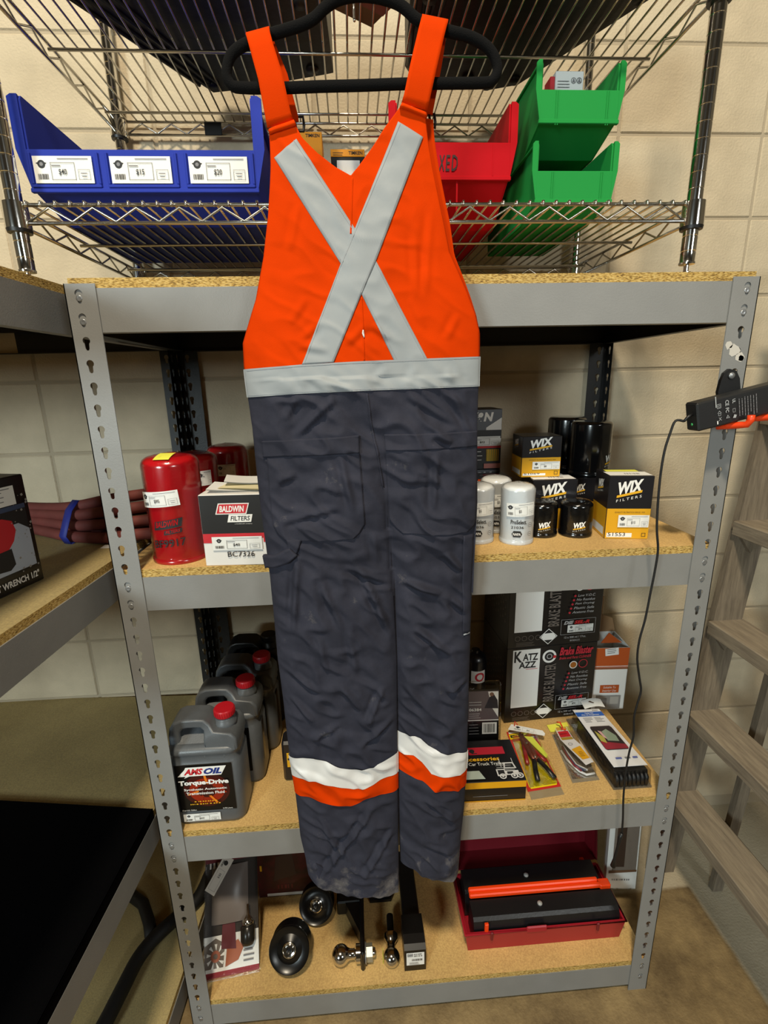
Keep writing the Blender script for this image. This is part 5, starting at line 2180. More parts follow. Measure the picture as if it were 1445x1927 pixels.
obj('jaw', MB().tube([pl_(.42, .90, .012), pl_(.40, .74, .016), pl_(.47, .58, .016), pl_(.52, .42, .016)], .0058, M_RUST, 8, flat=.6, radii=[.003, .006, .0068, .006]), o)
obj('jaw', MB().tube([pl_(.42, .88, .014), pl_(.54, .70, .017), pl_(.56, .54, .018), pl_(.60, .44, .017)], .0058, M_RUST, 8, flat=.6, radii=[.003, .006, .0072, .006]), o)
obj('grip', MB().tube([pl_(.37, .70, .013), pl_(.32, .56, .012), pl_(.26, .42, .012)], .0054, M_HRED, 10, flat=.7), o)['label'] = 'red grip'
obj('grip', MB().tube([pl_(.58, .66, .013), pl_(.74, .52, .012), pl_(.86, .42, .012)], .0050, M_HRED, 10, flat=.7), o)['label'] = 'red grip'
obj('grip', MB().tube([pl_(.50, .44, .016), pl_(.42, .32, .015), pl_(.36, .17, .014)], .0062, M_HBLK, 10, flat=.7), o)['label'] = 'black grip'
obj('grip', MB().tube([pl_(.62, .44, .016), pl_(.76, .32, .015), pl_(.88, .17, .014)], .0062, M_HBLK, 10, flat=.7), o)['label'] = 'black grip'
for u, v in ((.46, .68), (.54, .46)):
    q = pl_(u, v, .019)
    obj('pivot_screw', MB().lathe([(.0001, .0), (.0036, 0), (.0036, .0035), (.0020, .005), (.0001, .005)], M_CHROME, 12, Matrix.Translation(q)), o)
gt = MB()
gt.add([pl_(.52, .84, .012), pl_(.80, .80, .014), pl_(1.02, .50, .012), pl_(.92, .46, .012)], [(0, 1, 2, 3)], mat('lime sticker', '#d2dc4a', rough=.6))
obj('lime_sticker', gt, o)['label'] = 'pale lime paper strip'
obj('blister', slab_on(fr, .10, .14, .96, .86, S3 + .003, S3 + .028, M_FILM, ins=.05), o)
# its swing tag
A, B_ = pl_(.20, 1.03, .020), pl_(1.04, .84, .026)
dx = (B_ - A).normalized()
n_ = Vector((dx.y, -dx.x, 0)).normalized()
tg = MB()
pts = [A, A + dx * .088, A + dx * .096 + n_ * .010, A + dx * .096 + n_ * .020, A + n_ * .026 - dx * .004]
up = Vector((0, 0, .0006))
vs = [q for q in pts] + [q + up for q in pts]
tg.add(vs, [list(range(5)), list(range(5, 10))[::-1]] + [(i, (i + 1) % 5, 5 + (i + 1) % 5, 5 + i) for i in range(5)], M_PAPER)
tgo = obj('swing_tag', tg, o)
p = Print(lambda u, v, h: A + dx * u + n_ * (.024 - v) + Vector((0, 0, .0008 + h)) + dx * 0)
p.poly([(.014, .016), (.020, .020), (.028, .016), (.020, .010)], M_INK)
p.bars(.012, .004, .018, .004, M_INK, 8)
p.frame(.034, .004, .066, .018, .0005, M_TAGLINE)
p.text('$5', .046, .007, .008, .005, M_INK)
p.done('print', tgo)
obj('tag_loop', MB().tube([A + dx * .010 + n_ * .006, A + dx * .012 + Vector((0, .006, .008)), A + dx * .018 + n_ * .002 + Vector((0, 0, .004))], .0016, M_RED, 6), tgo)

# flat black carton of wiring accessories
M, w = rot_box(.640, .0270, .8440, .0220)
o = thing('wiring_carton', 'flat black and yellow carton with a truck drawing lying on shelf edge', 'box', tuple(M @ Vector((w / 2, .07, S3))))
h = .058
d = .140
obj('carton_body', MB().box((0, 0, S3 + .0003), (w, d, S3 + h), M_BRK, bev=.001, M=M), o)
f = bmap(M, S3 + h, 'top')
p = Print(f)
p.rect(w - .122, .088, w - .028, .114, mat('red sticker', '#a8182c', rough=.5))
p.disc(w - .112, .101, .007, M_INK, 12)
p.rect(w - .114, .0915, w - .100, .094, M_INK)
p.text('Accessories', w - .150, .066, .102, .013, M_YEL, shear=.1, bold=.02)
p.text('For Car Truck Trailer', w - .150, .051, .110, .010, M_PAPER)
p.poly([(w - .150, .008), (w - .098, .008), (w - .108, .034), (w - .150, .034)], mat('pale green sticker', '#a3b0a8'))
M_DRAW = mat('white drawing', '#c9c9c9', rough=.5)
# line drawing of a truck
bx0 = w - .066
p.rect(bx0, .014, bx0 + .022, .036, M_DRAW).rect(bx0 + .003, .018, bx0 + .019, .033, M_INK)
p.rect(bx0 + .022, .016, bx0 + .054, .030, M_DRAW).rect(bx0 + .025, .019, bx0 + .040, .027, M_INK)
p.poly([(bx0 + .020, .036), (bx0 + .052, .036), (bx0 + .048, .056), (bx0 + .024, .056)], M_DRAW)
p.poly([(bx0 + .024, .039), (bx0 + .048, .039), (bx0 + .045, .052), (bx0 + .027, .052)], M_INK)
for ux in (.012, .040, .054):
    p.disc(bx0 + ux, .012, .0085, M_DRAW, 14, inner=.0055)
    p.disc(bx0 + ux, .012, .003, M_DRAW, 10)
for ux in (.014, .046):
    p.rect(bx0 + ux, .040, bx0 + ux + .0014, .068, M_DRAW)
p.lines(bx0 + .002, .044, .05, 3, .007, .0010, M_DRAW, 7)
p.done('print', o)
p = Print(bmap(M, S3, 'front'))
p.rect(.0005, h - .019, w - .0005, h - .0008, mat('amber carton print', '#d69a14', rough=.35))
p.rect(w - .13, .016, w - .045, .0172, M_GREYINK)
p.rect(.0005, .0005, w - .0005, .004, mat('amber carton print2', '#c08a14', rough=.35))
p.done('side_print', o)
slot = MB().box((w - .125, -.0006, S3 + .010), (w - .040, .0, S3 + .0116), M_GREYINK, M=M)

# clear pack standing behind it
o = thing('lighting_pack', 'clear standing pack with a grey photo card and bar code', 'pack', (.78, .19, S3))
M, w = rot_box(.712, .1885, .8315, .1840)
M = M @ Matrix.Translation((0, 0, S3 + .0022)) @ Matrix.Rotation(-.10, 4, 'X')
mb = MB().box((.004, .004, .0005), (w - .006, .006, .182), M_BRK, M=M)
cdo = obj('card', mb, o)
f = plane_map(M @ Vector((.004, .0038, 0)), M.to_3x3() @ Vector((1, 0, 0)), M.to_3x3() @ Vector((0, 0, 1)))
p = Print(f)
p.rect(.0, .094, w - .011, .178, mat('mauve grey photo', '#5e5458', rough=.35))
p.poly([(w - .040, .176), (w - .012, .176), (w - .012, .100), (w - .030, .130)], M_PAPER)
p.poly([(w - .050, .128), (w - .012, .126), (w - .014, .150), (w - .024, .168), (w - .036, .160)], mat('dark blue photo', '#23222e', rough=.4))
p.disc(w - .030, .168, .006, mat('brown photo', '#7a5848'), 12)
p.rect(.0, .091, w - .011, .094, M_PAPER)
p.text('06384', w - .092, .120, .034, .0085, M_PAPER, bold=.02)
p.lines(w - .092, .146, .034, 2, .008, .001, M_PAPER, 2)
p.lines(w - .092, .112, .04, 3, .006, .001, M_PAPER, 4)
p.rect(w - .056, .052, w - .016, .086, M_PAPER)
p.bars(w - .052, .056, .032, .026, M_INK, 12)
p.lines(w - .092, .080, .028, 4, .009, .001, M_PGRY, 5)
p.done('print', cdo)
mb = MB().box((0, 0, .0003), (w, .022, .200), M_FILM, bev=.004, M=M)
obj('clear_shell', mb, o)

# ================================================================ bottom shelf
S4 = BZ[3]
# red toolbox, lid open against the back
o = thing('toolbox', 'open red plastic toolbox with black trays on the bottom shelf', 'toolbox', (.94, .14, S4))
M_TB = mat('dark red toolbox plastic', '#a01828', rough=.4, bump=.08, bscale=200)
M_TBD = mat('maroon lid plastic', '#6e0f1c', rough=.5, bump=.08, bscale=200)
M_TRAY = mat('black tray plastic', '#161618', rough=.35, bump=.15, bscale=150)
M_ORP = mat('orange plastic bar', '#f0430e', rough=.35)
x0, x1, y0, y1 = .718, 1.166, .060, .222
mb = MB()
t = .003
pz = [(x0 + .006, y0 + .004, S4 + .0004), (x1 - .006, y0 + .004, S4 + .0004), (x1 - .006, y1, S4 + .0004), (x0 + .006, y1, S4 + .0004)]
tz = [(x0 - .004, y0 - .004, S4 + .072), (x1 + .002, y0 - .004, S4 + .072), (x1 + .002, y1 + .006, S4 + .072), (x0 - .004, y1 + .006, S4 + .072)]
ti = [(x0 + .001, y0 + .001, S4 + .072), (x1 - .003, y0 + .001, S4 + .072), (x1 - .003, y1, S4 + .072), (x0 + .001, y1, S4 + .072)]
bi = [(x0 + .010, y0 + .008, S4 + .004), (x1 - .010, y0 + .008, S4 + .004), (x1 - .010, y1 - .004, S4 + .004), (x0 + .010, y1 - .004, S4 + .004)]
mb.rows([pz, tz, ti, bi], M_TB, smooth=False, closed=True)
mb.add(pz, [(3, 2, 1, 0)], M_TB)
mb.add(bi, [(0, 1, 2, 3)], M_TB)
obj('box_body', mb, o)
rim = MB()
rim.tube([(x0 - .005, y1, S4 + .072), (x0 - .005, y0 - .006, S4 + .072), (x1 + .003, y0 - .006, S4 + .072), (x1 + .003, y1, S4 + .072)], .0036, M_TB, 8)
obj('rim', rim, o)
obj('catch_plate', MB().box((.884, y0 - .0085, S4 + .064), (.942, y0 - .002, S4 + .084), M_TB, bev=.003), o)
for x in (.786, 1.086):
    obj('latch', MB().box((x - .004, y0 - .012, S4 + .052), (x + .004, y0 - .006, S4 + .080), M_TBD, bev=.002), o)
# lid standing up behind, hollow side towards the viewer
LM_ = Matrix.Translation((0, .236, S4 + .074)) @ Matrix.Rotation(-.16, 4, 'X')
la, lb_, lh = .728, 1.172, .225
mb = MB()
mb.box((la, .070, .002), (lb_, .073, lh), M_TBD, M=LM_)
for (a, b) in (((la, 0, .002), (la + .003, .072, lh)), ((lb_ - .003, 0, .002), (lb_, .072, lh)), ((la, 0, lh - .003), (lb_, .072, lh)), ((la, 0, .0), (lb_, .072, .003))):
    mb.box(a, b, M_TBD, M=LM_)
ld = obj('lid', mb, o)
obj('lid_rim', MB().tube([LM_ @ Vector(q) for q in ((la, 0, .002), (la, 0, lh), (lb_, 0, lh), (lb_, 0, .002))], .004, M_TBD, 8), ld)
obj('hinge_tab', MB().box((1.115, .226, S4 + .078), (1.128, .236, S4 + .090), M_ORP, bev=.002), o)
# front tray cover
tr = MB()
xa, xb = .740, 1.156
prof = [(.0665, S4 + .010), (.0665, S4 + .074), (.072, S4 + .092), (.080, S4 + .099), (.124, S4 + .101), (.130, S4 + .096), (.130, S4 + .010)]
tr.prism(prof, xa, xb, M_TRAY, Matrix(((0, 0, 1, 0), (1, 0, 0, 0), (0, 1, 0, 0), (0, 0, 0, 1))))
obj('tray_cover', tr, o)
tr = MB()
prof = [(.150, S4 + .010), (.150, S4 + .092), (.156, S4 + .100), (.214, S4 + .104), (.214, S4 + .010)]
tr.prism(prof, .734, 1.140, M_TRAY, Matrix(((0, 0, 1, 0), (1, 0, 0, 0), (0, 1, 0, 0), (0, 0, 0, 1))))
obj('tray_cover', tr, o)
for x, y, z in ((.937, .100, S4 + .1012), (.926, .182, S4 + .1030)):
    obj('tray_knob', MB().lathe([(.0001, -.001), (.007, -.001), (.007, .003), (.004, .0055), (.0001, .006)], mat('grey knob', '#9a9a98', rough=.3), 14, Matrix.Translation((x, y, z))), o)
# orange carrying bars between the trays
for (y, z, r, xe) in ((.146, S4 + .111, .0062, 1.126), (.135, S4 + .1055, .0062, 1.156)):
    mb = MB()
    mb.box((.742, y - .0062, z - .007), (xe, y + .0062, z + .007), M_ORP, bev=.003)
    obj('carrying_bar', mb, o)['label'] = 'orange bar'
mb = MB().box((1.128, .126, S4 + .095), (1.160, .150, S4 + .112), M_ORP, bev=.003)
obj('bar_end', mb, o)['label'] = 'orange bar end'
obj('tray_catch', MB().box((.768, .058, S4 + .068), (.779, .066, S4 + .098), M_ORP, bev=.0015), o)['label'] = 'orange tray catch'

# standing pack in the far right corner of the bottom shelf
o = thing('hose_pack', 'white standing pack with a brown picture behind right end of toolbox', 'pack', (1.24, .20, S4))
M, w = rot_box(1.1895, .1960, 1.2010 + .081, .1880)
M = M @ Matrix.Translation((0, 0, S4 + .0014)) @ Matrix.Rotation(-.06, 4, 'X')
w = .093
cdo = obj('card', MB().box((0, .004, .0004), (w, .020, .30), M_PAPER, M=M), o)
p = Print(plane_map(M @ Vector((0, .004, 0)), M.to_3x3() @ Vector((1, 0, 0)), M.to_3x3() @ Vector((0, 0, 1))))
p.rect(.016, .066, w - .004, .29, mat('taupe photo', '#7a7066', rough=.5))
p.rect(.024, .080, .052, .285, mat('umber photo', '#3a2a22', rough=.5))
p.poly([(.006, .056), (w - .002, .062), (w - .002, .070), (.006, .066)], mat('brown strip print', '#6a4a32'))
p.bars(.018, .030, .058, .006, M_GREYINK, 9, 3)
p.done('print', cdo)
obj('clear_sleeve', MB().box((-.002, .001, .0002), (w + .002, .023, .302), M_FILM, M=M), o)

# blister pack at the left end, leaning back
o = thing('blister_pack', 'clear blister pack with grey tool, red card and a tilted white tag', 'pack', (.07, .10, S4))
A, B_ = Vector((.002, .050, S4 + .0006)), Vector((.146, .066, S4 + .0006))
C_ = Vector((-.060, .190, S4 + .175))
ux = (B_ - A).normalized()
vx = (C_ - A)
vx = (vx - ux * vx.dot(ux)).normalized()
w, hh = (B_ - A).length, .30
nx = ux.cross(vx)


def bp_(u, v, h):
    return A + ux * u + vx * v + nx * h


def card3(mb, pts, h0, h1, m):
    n = len(pts)
    vs = [bp_(u, v, h0) for u, v in pts] + [bp_(u, v, h1) for u, v in pts]
    mb.add(vs, [list(range(n))[::-1], list(range(n, 2 * n))] + [(i, (i + 1) % n, n + (i + 1) % n, n + i) for i in range(n)], m)
    return mb


cdo = obj('card', card3(MB(), [(0, 0), (w, 0), (w, hh), (0, hh)], 0, .0012, mat('dark taupe card', '#2c2520', rough=.5)), o)
p = Print(lambda u, v, h: bp_(u, v, .0012 + h))
p.rect(0, 0, w, .012, mat('maroon card print', '#8a1a2a', rough=.5))
p.rect(0, .012, w, .090, M_PAPER)
p.poly([(.0, .02), (.05, .02), (.055, .07), (.03, .085), (0, .07)], mat('grey brown photo', '#6a6058'))
for k in range(9):
    a = 2 * PI * k / 9
    p.poly([(.030 + .010 * math.cos(a), .045 + .012 * math.sin(a)), (.030 + .024 * math.cos(a), .045 + .028 * math.sin(a)), (.030 + .024 * math.cos(a + .3), .045 + .028 * math.sin(a + .3))], M_PAPER)
p.disc(.030, .046, .013, mat('rust photo', '#9a5a44'), 16, inner=.006)
p.poly([(.056, .02), (.090, .03), (.104, .055), (.090, .075), (.060, .06)], mat('rust red photo', '#a05a3c'))
p.poly([(.045, .060), (.085, .055), (.080, .150), (.050, .150)], mat('maroon photo', '#5a1c22'))
p.lines(.104, .046, .034, 3, .011, .004, M_GREYINK, 3)
p.rect(.0, .26, w, .30, mat('maroon card print2', '#6a1622', rough=.5))
p.bars(.012, .246, .05, .014, M_PAPER, 5, 3)
p.done('print', cdo)
# the tool in the blister: a grey shell and a chrome and black bulb
mb = MB()
for k in range(2):
    mb.grid(lambda u, v: bp_(.018 + .100 * u, .115 + .135 * v, .002 + .022 * (math.sin(PI * u) ** .6) * (math.sin(PI * min(1, v * .9 + .06)) ** .6) * (1 if k == 0 else .01)), 12, 12, mat('grey tool plastic', '#7c7572', rough=.35))
obj('tool_shell', mb, o)['label'] = 'grey plastic tool'
Mb = Matrix((( ux.x, nx.x, vx.x, 0), (ux.y, nx.y, vx.y, 0), (ux.z, nx.z, vx.z, 0), (0, 0, 0, 1)))
Mb.translation = bp_(.118, .062, .018)
obj('canister', MB().lathe([(.0001, -.002), (.015, 0), (.0195, .010), (.0195, .040), (.0165, .044)], mat('smoked plastic', '#23201c', rough=.25), 18, Mb), o)
obj('chrome_cap', MB().lathe([(.0168, .044), (.0165, .052), (.011, .062), (.0045, .068), (.004, .090), (.0001, .091)], M_CHROME, 18, Mb), o)
obj('clear_shell', card3(MB(), [(.004, .004), (w + .006, .004), (w + .006, hh), (.004, hh)], .002, .036, M_FILM), o)
tg = MB()


def tgm(u, v, h):
    c, s_ = math.cos(.96), math.sin(.96)
    return bp_(.010 + u * c - v * s_ + .02, .188 + u * s_ + v * c, .0375 + h)


tg.add([tgm(0, 0, 0), tgm(.094, 0, 0), tgm(.094, .030, 0), tgm(0, .030, 0), tgm(0, 0, .0006), tgm(.094, 0, .0006), tgm(.094, .030, .0006), tgm(0, .030, .0006)],
       [(0, 1, 2, 3), (7, 6, 5, 4), (0, 4, 5, 1), (1, 5, 6, 2), (2, 6, 7, 3), (3, 7, 4, 0)], M_PAPER)
tgo = obj('swing_tag', tg, o)
p = Print(lambda u, v, h: tgm(u, v, h + .0006))
p.frame(.008, .005, .060, .025, .0005, M_TAGLINE)
p.bars(.040, .011, .012, .006, M_GREYINK, 4, 2)
p.disc(.078, .015, .006, M_INK, 12)
p.bars(.066, .020, .016, .005, M_INK, 8)
p.done('print', tgo)

# maroon pack behind it
o = thing('cover_pack', 'maroon pack with a white edge strip behind the black pulleys', 'pack', (.19, .26, S4))
M = Matrix.Translation((.112, .258, S4 + .0011)) @ Matrix.Rotation(-.05, 4, 'X')
cdo = obj('card', MB().box((0, 0, .0004), (.185, .022, .27), mat('maroon card', '#52181e', rough=.5, var=.3, vscale=30, col2='#2c1a16'), bev=.001, M=M), o)
p = Print(plane_map(M @ Vector((0, 0, 0)), (1, 0, 0), M.to_3x3() @ Vector((0, 0, 1))))
p.rect(.026, .004, .180, .014, M_PAPER)
p.bars(.060, .030, .05, .014, mat('dim red print', '#6a2426'), 5, 3)
p.rect(.010, .10, .016, .12, M_YEL)
p.poly([(.05, .06), (.12, .08), (.11, .16), (.06, .15)], mat('dim photo', '#3c2a28'))
p.done('print', cdo)

# pulleys
M_PUL = mat('black painted steel', '#0b0b0c', rough=.28, spec=.5)


def pulley(label, c, ax, r, w):
    o = thing('pulley', label, 'pulley', tuple(c), 'black idler pulleys')
    ax = Vector(ax).normalized()
    q = ax.to_track_quat('Z', 'Y').to_matrix().to_4x4()
    M = Matrix.Translation(c) @ q
    mb = MB()
    mb.lathe([(.018, w * .42), (.020, w * .5), (r * .62, w * .36), (r * .88, w * .42), (r * .98, w * .5), (r, w * .46), (r, w * .38), (r * .86, w * .12), (r * .86, -w * .12), (r, -w * .38), (r, -w * .46), (r * .98, -w * .5),
              (r * .6, -w * .4), (.02, -w * .5)], M_PUL, 44, M)
    sharp(obj('wheel', mb, o), 40)
    mb = MB().lathe([(.0185, w * .30), (.0185, w * .50), (.0165, w * .52), (.0155, w * .48), (.0105, w * .46), (.0100, w * .54), (.0070, w * .54), (.0068, w * .1)], M_CHROME, 28, M)
    sharp(obj('bearing', mb, o), 40)['label'] = 'steel bearing'
    return o


pulley('black idler pulley in front, tilted towards the shelf edge', (.2350, .0740, S4 + .0640), (-.02, -.82, .57), .0545, .056)
pulley('black idler pulley leaning behind the other one', (.2980, .1890, S4 + .0560), (-.06, -.86, .50), .0500, .040)

# ball mount with chrome ball, lying on its side
o = thing('ball_mount', 'black drop hitch mount lying on its side with a chrome ball and nut', 'hitch', (.40, .12, S4))
M_HIT = mat('black hitch paint', '#0c0c0d', rough=.33)
mb = MB()
outl = [(.030, .0), (.078, .0), (.082, .050), (.082, .150), (.072, .200), (.050, .235), (.020, .240), (.020, .205), (.040, .190), (.046, .150), (.040, .060), (.028, .010)]
mb.box((.424, .036, S4 + .0004), (.436, .230, S4 + .066), M_HIT, bev=.004)
obj('drop_plate', mb, o)
mb = MB()
mb.box((.356, .185, S4 + .002), (.436, .235, S4 + .052), M_HIT, bev=.004)
obj('receiver_bar', mb, o)
g = MB().prism([(.424, .185), (.424, .100), (.382, .185)], S4 + .004, S4 + .050, M_HIT)
obj('gusset', g, o)
Mb = Matrix.Translation((.3700, .060, S4 + .0330)) @ Matrix.Rotation(PI / 2, 4, 'Y')
sph = [(.0001, -.0245)] + [(.0245 * math.sin(a), -.0245 * math.cos(a)) for a in [k * PI / 14 for k in range(1, 12)]] + [(.0125, .0250), (.0118, .034), (.0125, .038), (.0215, .042), (.0215, .0535)]
sharp(obj('hitch_ball', MB().lathe(sph, M_CHROME, 28, Mb), o), 40)['label'] = 'chrome ball'
obj('shank', MB().lathe([(.011, .0665), (.011, .092), (.009, .095), (.0001, .095)], M_CHROME, 16, Mb), o)
obj('washer', MB().lathe([(.011, .0665), (.024, .0665), (.024, .070), (.011, .070)], M_RIVET, 24, Mb), o)
nutp = [(.0205 * math.cos(k * PI / 3), .0205 * math.sin(k * PI / 3)) for k in range(6)]
obj('nut', MB().prism(nutp, .0702, .087, mat('zinc nut', '#a8a89a', rough=.4, metal=.6), Mb), o)['label'] = 'zinc hex nut'

# loose chrome ball lying on the board
o = thing('hitch_ball', 'loose chrome hitch ball with black threaded shank lying on the board', 'hitch ball', (.51, .10, S4))
Mb = Matrix.Translation((.5085, .0500, S4 + .0230)) @ Matrix.Rotation(-PI / 2, 4, 'X') @ Matrix.Rotation(.03, 4, 'Y')
R_ = .0225
sph = [(.0001, -R_)] + [(R_ * math.sin(a), -R_ * math.cos(a)) for a in [k * PI / 14 for k in range(1, 12)]] + [(.0115, .0235), (.0110, .032), (.0130, .036), (.0195, .045), (.0200, .054), (.0150, .060), (.0100, .061)]
sharp(obj('ball', MB().lathe(sph, M_CHROME, 28, Mb), o), 40)
th = [(.0098, .061)]
z = .063
while z < .108:
    th += [(.0098, z), (.0088, z + .0015), (.0098, z + .003)]
    z += .003
th += [(.0085, .110), (.0001, .110)]
obj('threaded_shank', MB().lathe(th, mat('dark oiled steel', '#1c1b19', rough=.35, metal=.6), 16, Mb), o)
lime = MB().box((.4850, .050, S4 + .0004), (.4862, .078, S4 + .018), mat('lime sticker2', '#b8c23a', rough=.6))
obj('lime_sticker', lime, o)['label'] = 'lime sticker strip'

# straight black ball mount, label on its end plate
o = thing('ball_mount', 'straight black square hitch bar with a white sticker on its end', 'hitch', (.575, .17, S4))
mb = MB()
# raised tongue towards the viewer, square tube behind
mb.prism([(.0285, S4 + .0004), (.118, S4 + .0004), (.118, S4 + .078), (.062, S4 + .086), (.0400, S4 + .082), (.0285, S4 + .074)], .5420, .6000, M_HIT,
         Matrix(((0, 0, 1, 0), (1, 0, 0, 0), (0, 1, 0, 0), (0, 0, 0, 1))))
obj('tongue', mb, o)
obj('square_tube', MB().box((.5480, .118, S4 + .012), (.5960, .330, S4 + .060), M_HIT, bev=.004), o)
p = Print(plane_map((.5420, .0285, S4), (1, 0, 0), (0, 0, 1)))
p.rect(.0055, .021, .0535, .066, M_WHITE)
p.frame(.0085, .052, .0225, .063, .0014, M_INK)
p.rect(.0105, .055, .0205, .060, M_GREYINK)
p.bars(.0255, .0580, .022, .0042, M_INK, 8, 5)
p.bars(.0255, .0518, .024, .0042, M_INK, 9, 7)
p.bars(.0200, .037, .029, .0070, M_INK, 12)
p.lines(.0130, .031, .034, 3, .0032, .0009, M_GREYINK, 4)
p.done('sticker', o, 'white sticker')
# dark bracket lying behind under the trouser hem
o = thing('bracket', 'small black bracket lying on the board below the trouser hem', 'bracket', (.50, .235, S4))
obj('foot_plate', MB().prism([(.455, .215), (.520, .215), (.530, .245), (.490, .262), (.450, .250)], S4 + .0003, S4 + .010, M_HIT), o)
obj('web', MB().prism([(.470, .222), (.512, .222), (.512, .234), (.470, .234)], S4 + .010, S4 + .034, M_HIT), o)

# ================================================================ things on the left rack
L2, L3, L4 = LBZ[1], LBZ[2], LBZ[3]
# impact wrench carton
A, B_ = Vector((-.174, -.120, L2)), Vector((-.1475, -.006, L2))
ux = (B_ - A).normalized()
A = B_ - ux * .30
M, w = rot_box(A.x, A.y, B_.x, B_.y)
# x along the face towards the wall, the face looks to +x: depth runs to the left
M2_ = Matrix(((M[0][0], M[0][1], 0, M[0][3]), (M[1][0], M[1][1], 0, M[1][3]), (0, 0, 1, 0), (0, 0, 0, 1)))
o = thing('tool_carton', 'black carton with a red impact wrench picture on the left rack', 'box', tuple(M2_ @ Vector((w / 2, .06, L2))))
hI = .206
obj('carton_body', MB().box((0, 0, L2 + .0004), (w, .12, L2 + hI), M_BRK, bev=.002, M=M2_), o)
p = Print(bmap(M2_, L2, 'front'))
p.rect(.0, .036, w - .010, hI - .052, mat('sky print', '#aab4c4', rough=.3))
p.rect(.0, hI - .085, w - .010, hI - .052, mat('deep blue print', '#3c4a66', rough=.3))
p.poly([(w - .30, hI - .06), (w - .010, hI - .06), (w - .010, hI - .10), (w - .03, hI - .085), (w - .16, hI - .09)], M_INK)
p.poly([(w - .28, .095), (w - .10, .072), (w - .060, .078), (w - .046, .092), (w - .038, .110), (w - .042, .128), (w - .06, .136), (w - .10, .138), (w - .26, .140)], M_RED)
p.poly([(w - .092, .078), (w - .054, .080), (w - .052, .050), (w - .064, .042), (w - .092, .045)], M_INK)
p.text('IMPACT WRENCH 1/2"', w - .132, .012, .122, .0125, M_WHITE, bold=.03)
p.rect(w - .19, hI - .050, w - .026, hI - .016, M_PAPER)
p.frame(w - .098, hI - .045, w - .078, hI - .021, .0006, M_TAGLINE)
p.text('$160', w - .096, hI - .037, .016, .008, M_INK, bold=.02)
p.lines(w - .070, hI - .026, .026, 3, .008, .0014, M_GREYINK, 3)
p.rect(w - .180, hI - .021, w - .035, hI - .0195, M_GREYINK)
r = random.Random(4)
M_SCUFF = mat('worn carton edge', '#8f8c88', rough=.8)
for k in range(26):
    a, b = r.uniform(w - .05, w - .006), r.uniform(.02, hI - .02)
    q = r.uniform(.001, .004)
    p.poly([(a, b), (a + q, b + q * .4), (a + q * .6, b + q * 1.4), (a - q * .4, b + q)], M_SCUFF)
p.done('print', o)

# bundle of red hose
M_HOSE = mat('dusty red hose', '#6a302b', rough=.7, var=.2, vscale=18, bump=.2, bscale=120)
o = thing('hose_bundle', 'bundle of dusty red hose tied with a blue strap on the left rack', 'hose', (-.12, .22, L2))
zr_ = L2
paths = [
    [(-.40, .335, .016), (-.30, .275, .015), (-.22, .230, .014), (-.13, .205, .0145), (-.05, .200, .0215), (.010, .205, .022)],
    [(-.40, .345, .030), (-.30, .290, .034), (-.22, .246, .036), (-.13, .224, .043), (-.05, .222, .048), (.010, .226, .052)],
    [(-.40, .352, .048), (-.30, .300, .052), (-.22, .252, .060), (-.13, .232, .072), (-.05, .230, .080), (.010, .232, .086)],
    [(-.40, .360, .060), (-.30, .312, .066), (-.22, .268, .078), (-.13, .252, .096), (-.05, .250, .106), (.010, .252, .112)],
    [(-.40, .370, .020), (-.30, .318, .018), (-.22, .272, .016), (-.13, .250, .016), (-.05, .248, .0215), (.010, .250, .022)],
    [(-.40, .380, .045), (-.30, .330, .046), (-.22, .286, .050), (-.13, .272, .060), (-.05, .270, .066), (.010, .272, .070)],
]
for q in paths:
    pts = [Vector((x, y, zr_ + z)) for x, y, z in q]
    sub = []
    for k in range(len(pts) - 1):
        a, b, c, d = pts[max(0, k - 1)], pts[k], pts[k + 1], pts[min(len(pts) - 1, k + 2)]
        for j in range(4):
            t = j / 4
            sub.append(.5 * ((2 * b) + (c - a) * t + (2 * a - 5 * b + 4 * c - d) * t * t + (3 * b - a - 3 * c + d) * t ** 3))
    sub.append(pts[-1])
    obj('hose_coil', MB().tube(sub, .0135, M_HOSE, 14), o)
lp = [(-.222, .214, .002), (-.226, .206, .022), (-.222, .222, .052), (-.219, .236, .076), (-.214, .262, .094), (-.212, .286, .080), (-.214, .302, .045), (-.216, .290, .004)]
c0 = Vector((-.218, .255, zr_ + .045))
mb = MB()
rws = []
for (x, y, z) in lp + [lp[0]]:
    q = Vector((x, y, zr_ + z))
    rws.append([q + Vector((-.010, .004, 0)), q + Vector((.010, -.004, 0))])
mb.rows(rws, mat('blue strap', '#1d2a86', rough=.6))
so = obj('tie_strap', mb, o)
so['label'] = 'blue strap'
sm = so.modifiers.new('cloth', 'SOLIDIFY')
sm.thickness = .0016
sm.offset = 1
o = obj('paper_scrap', MB().box((-.128, .170, L2 + .0002), (-.100, .192, L2 + .0012), M_PAPER), None, (-.115, .18, L2))
tag(o, 'scrap of white paper on the left rack beneath the red hose', 'paper')

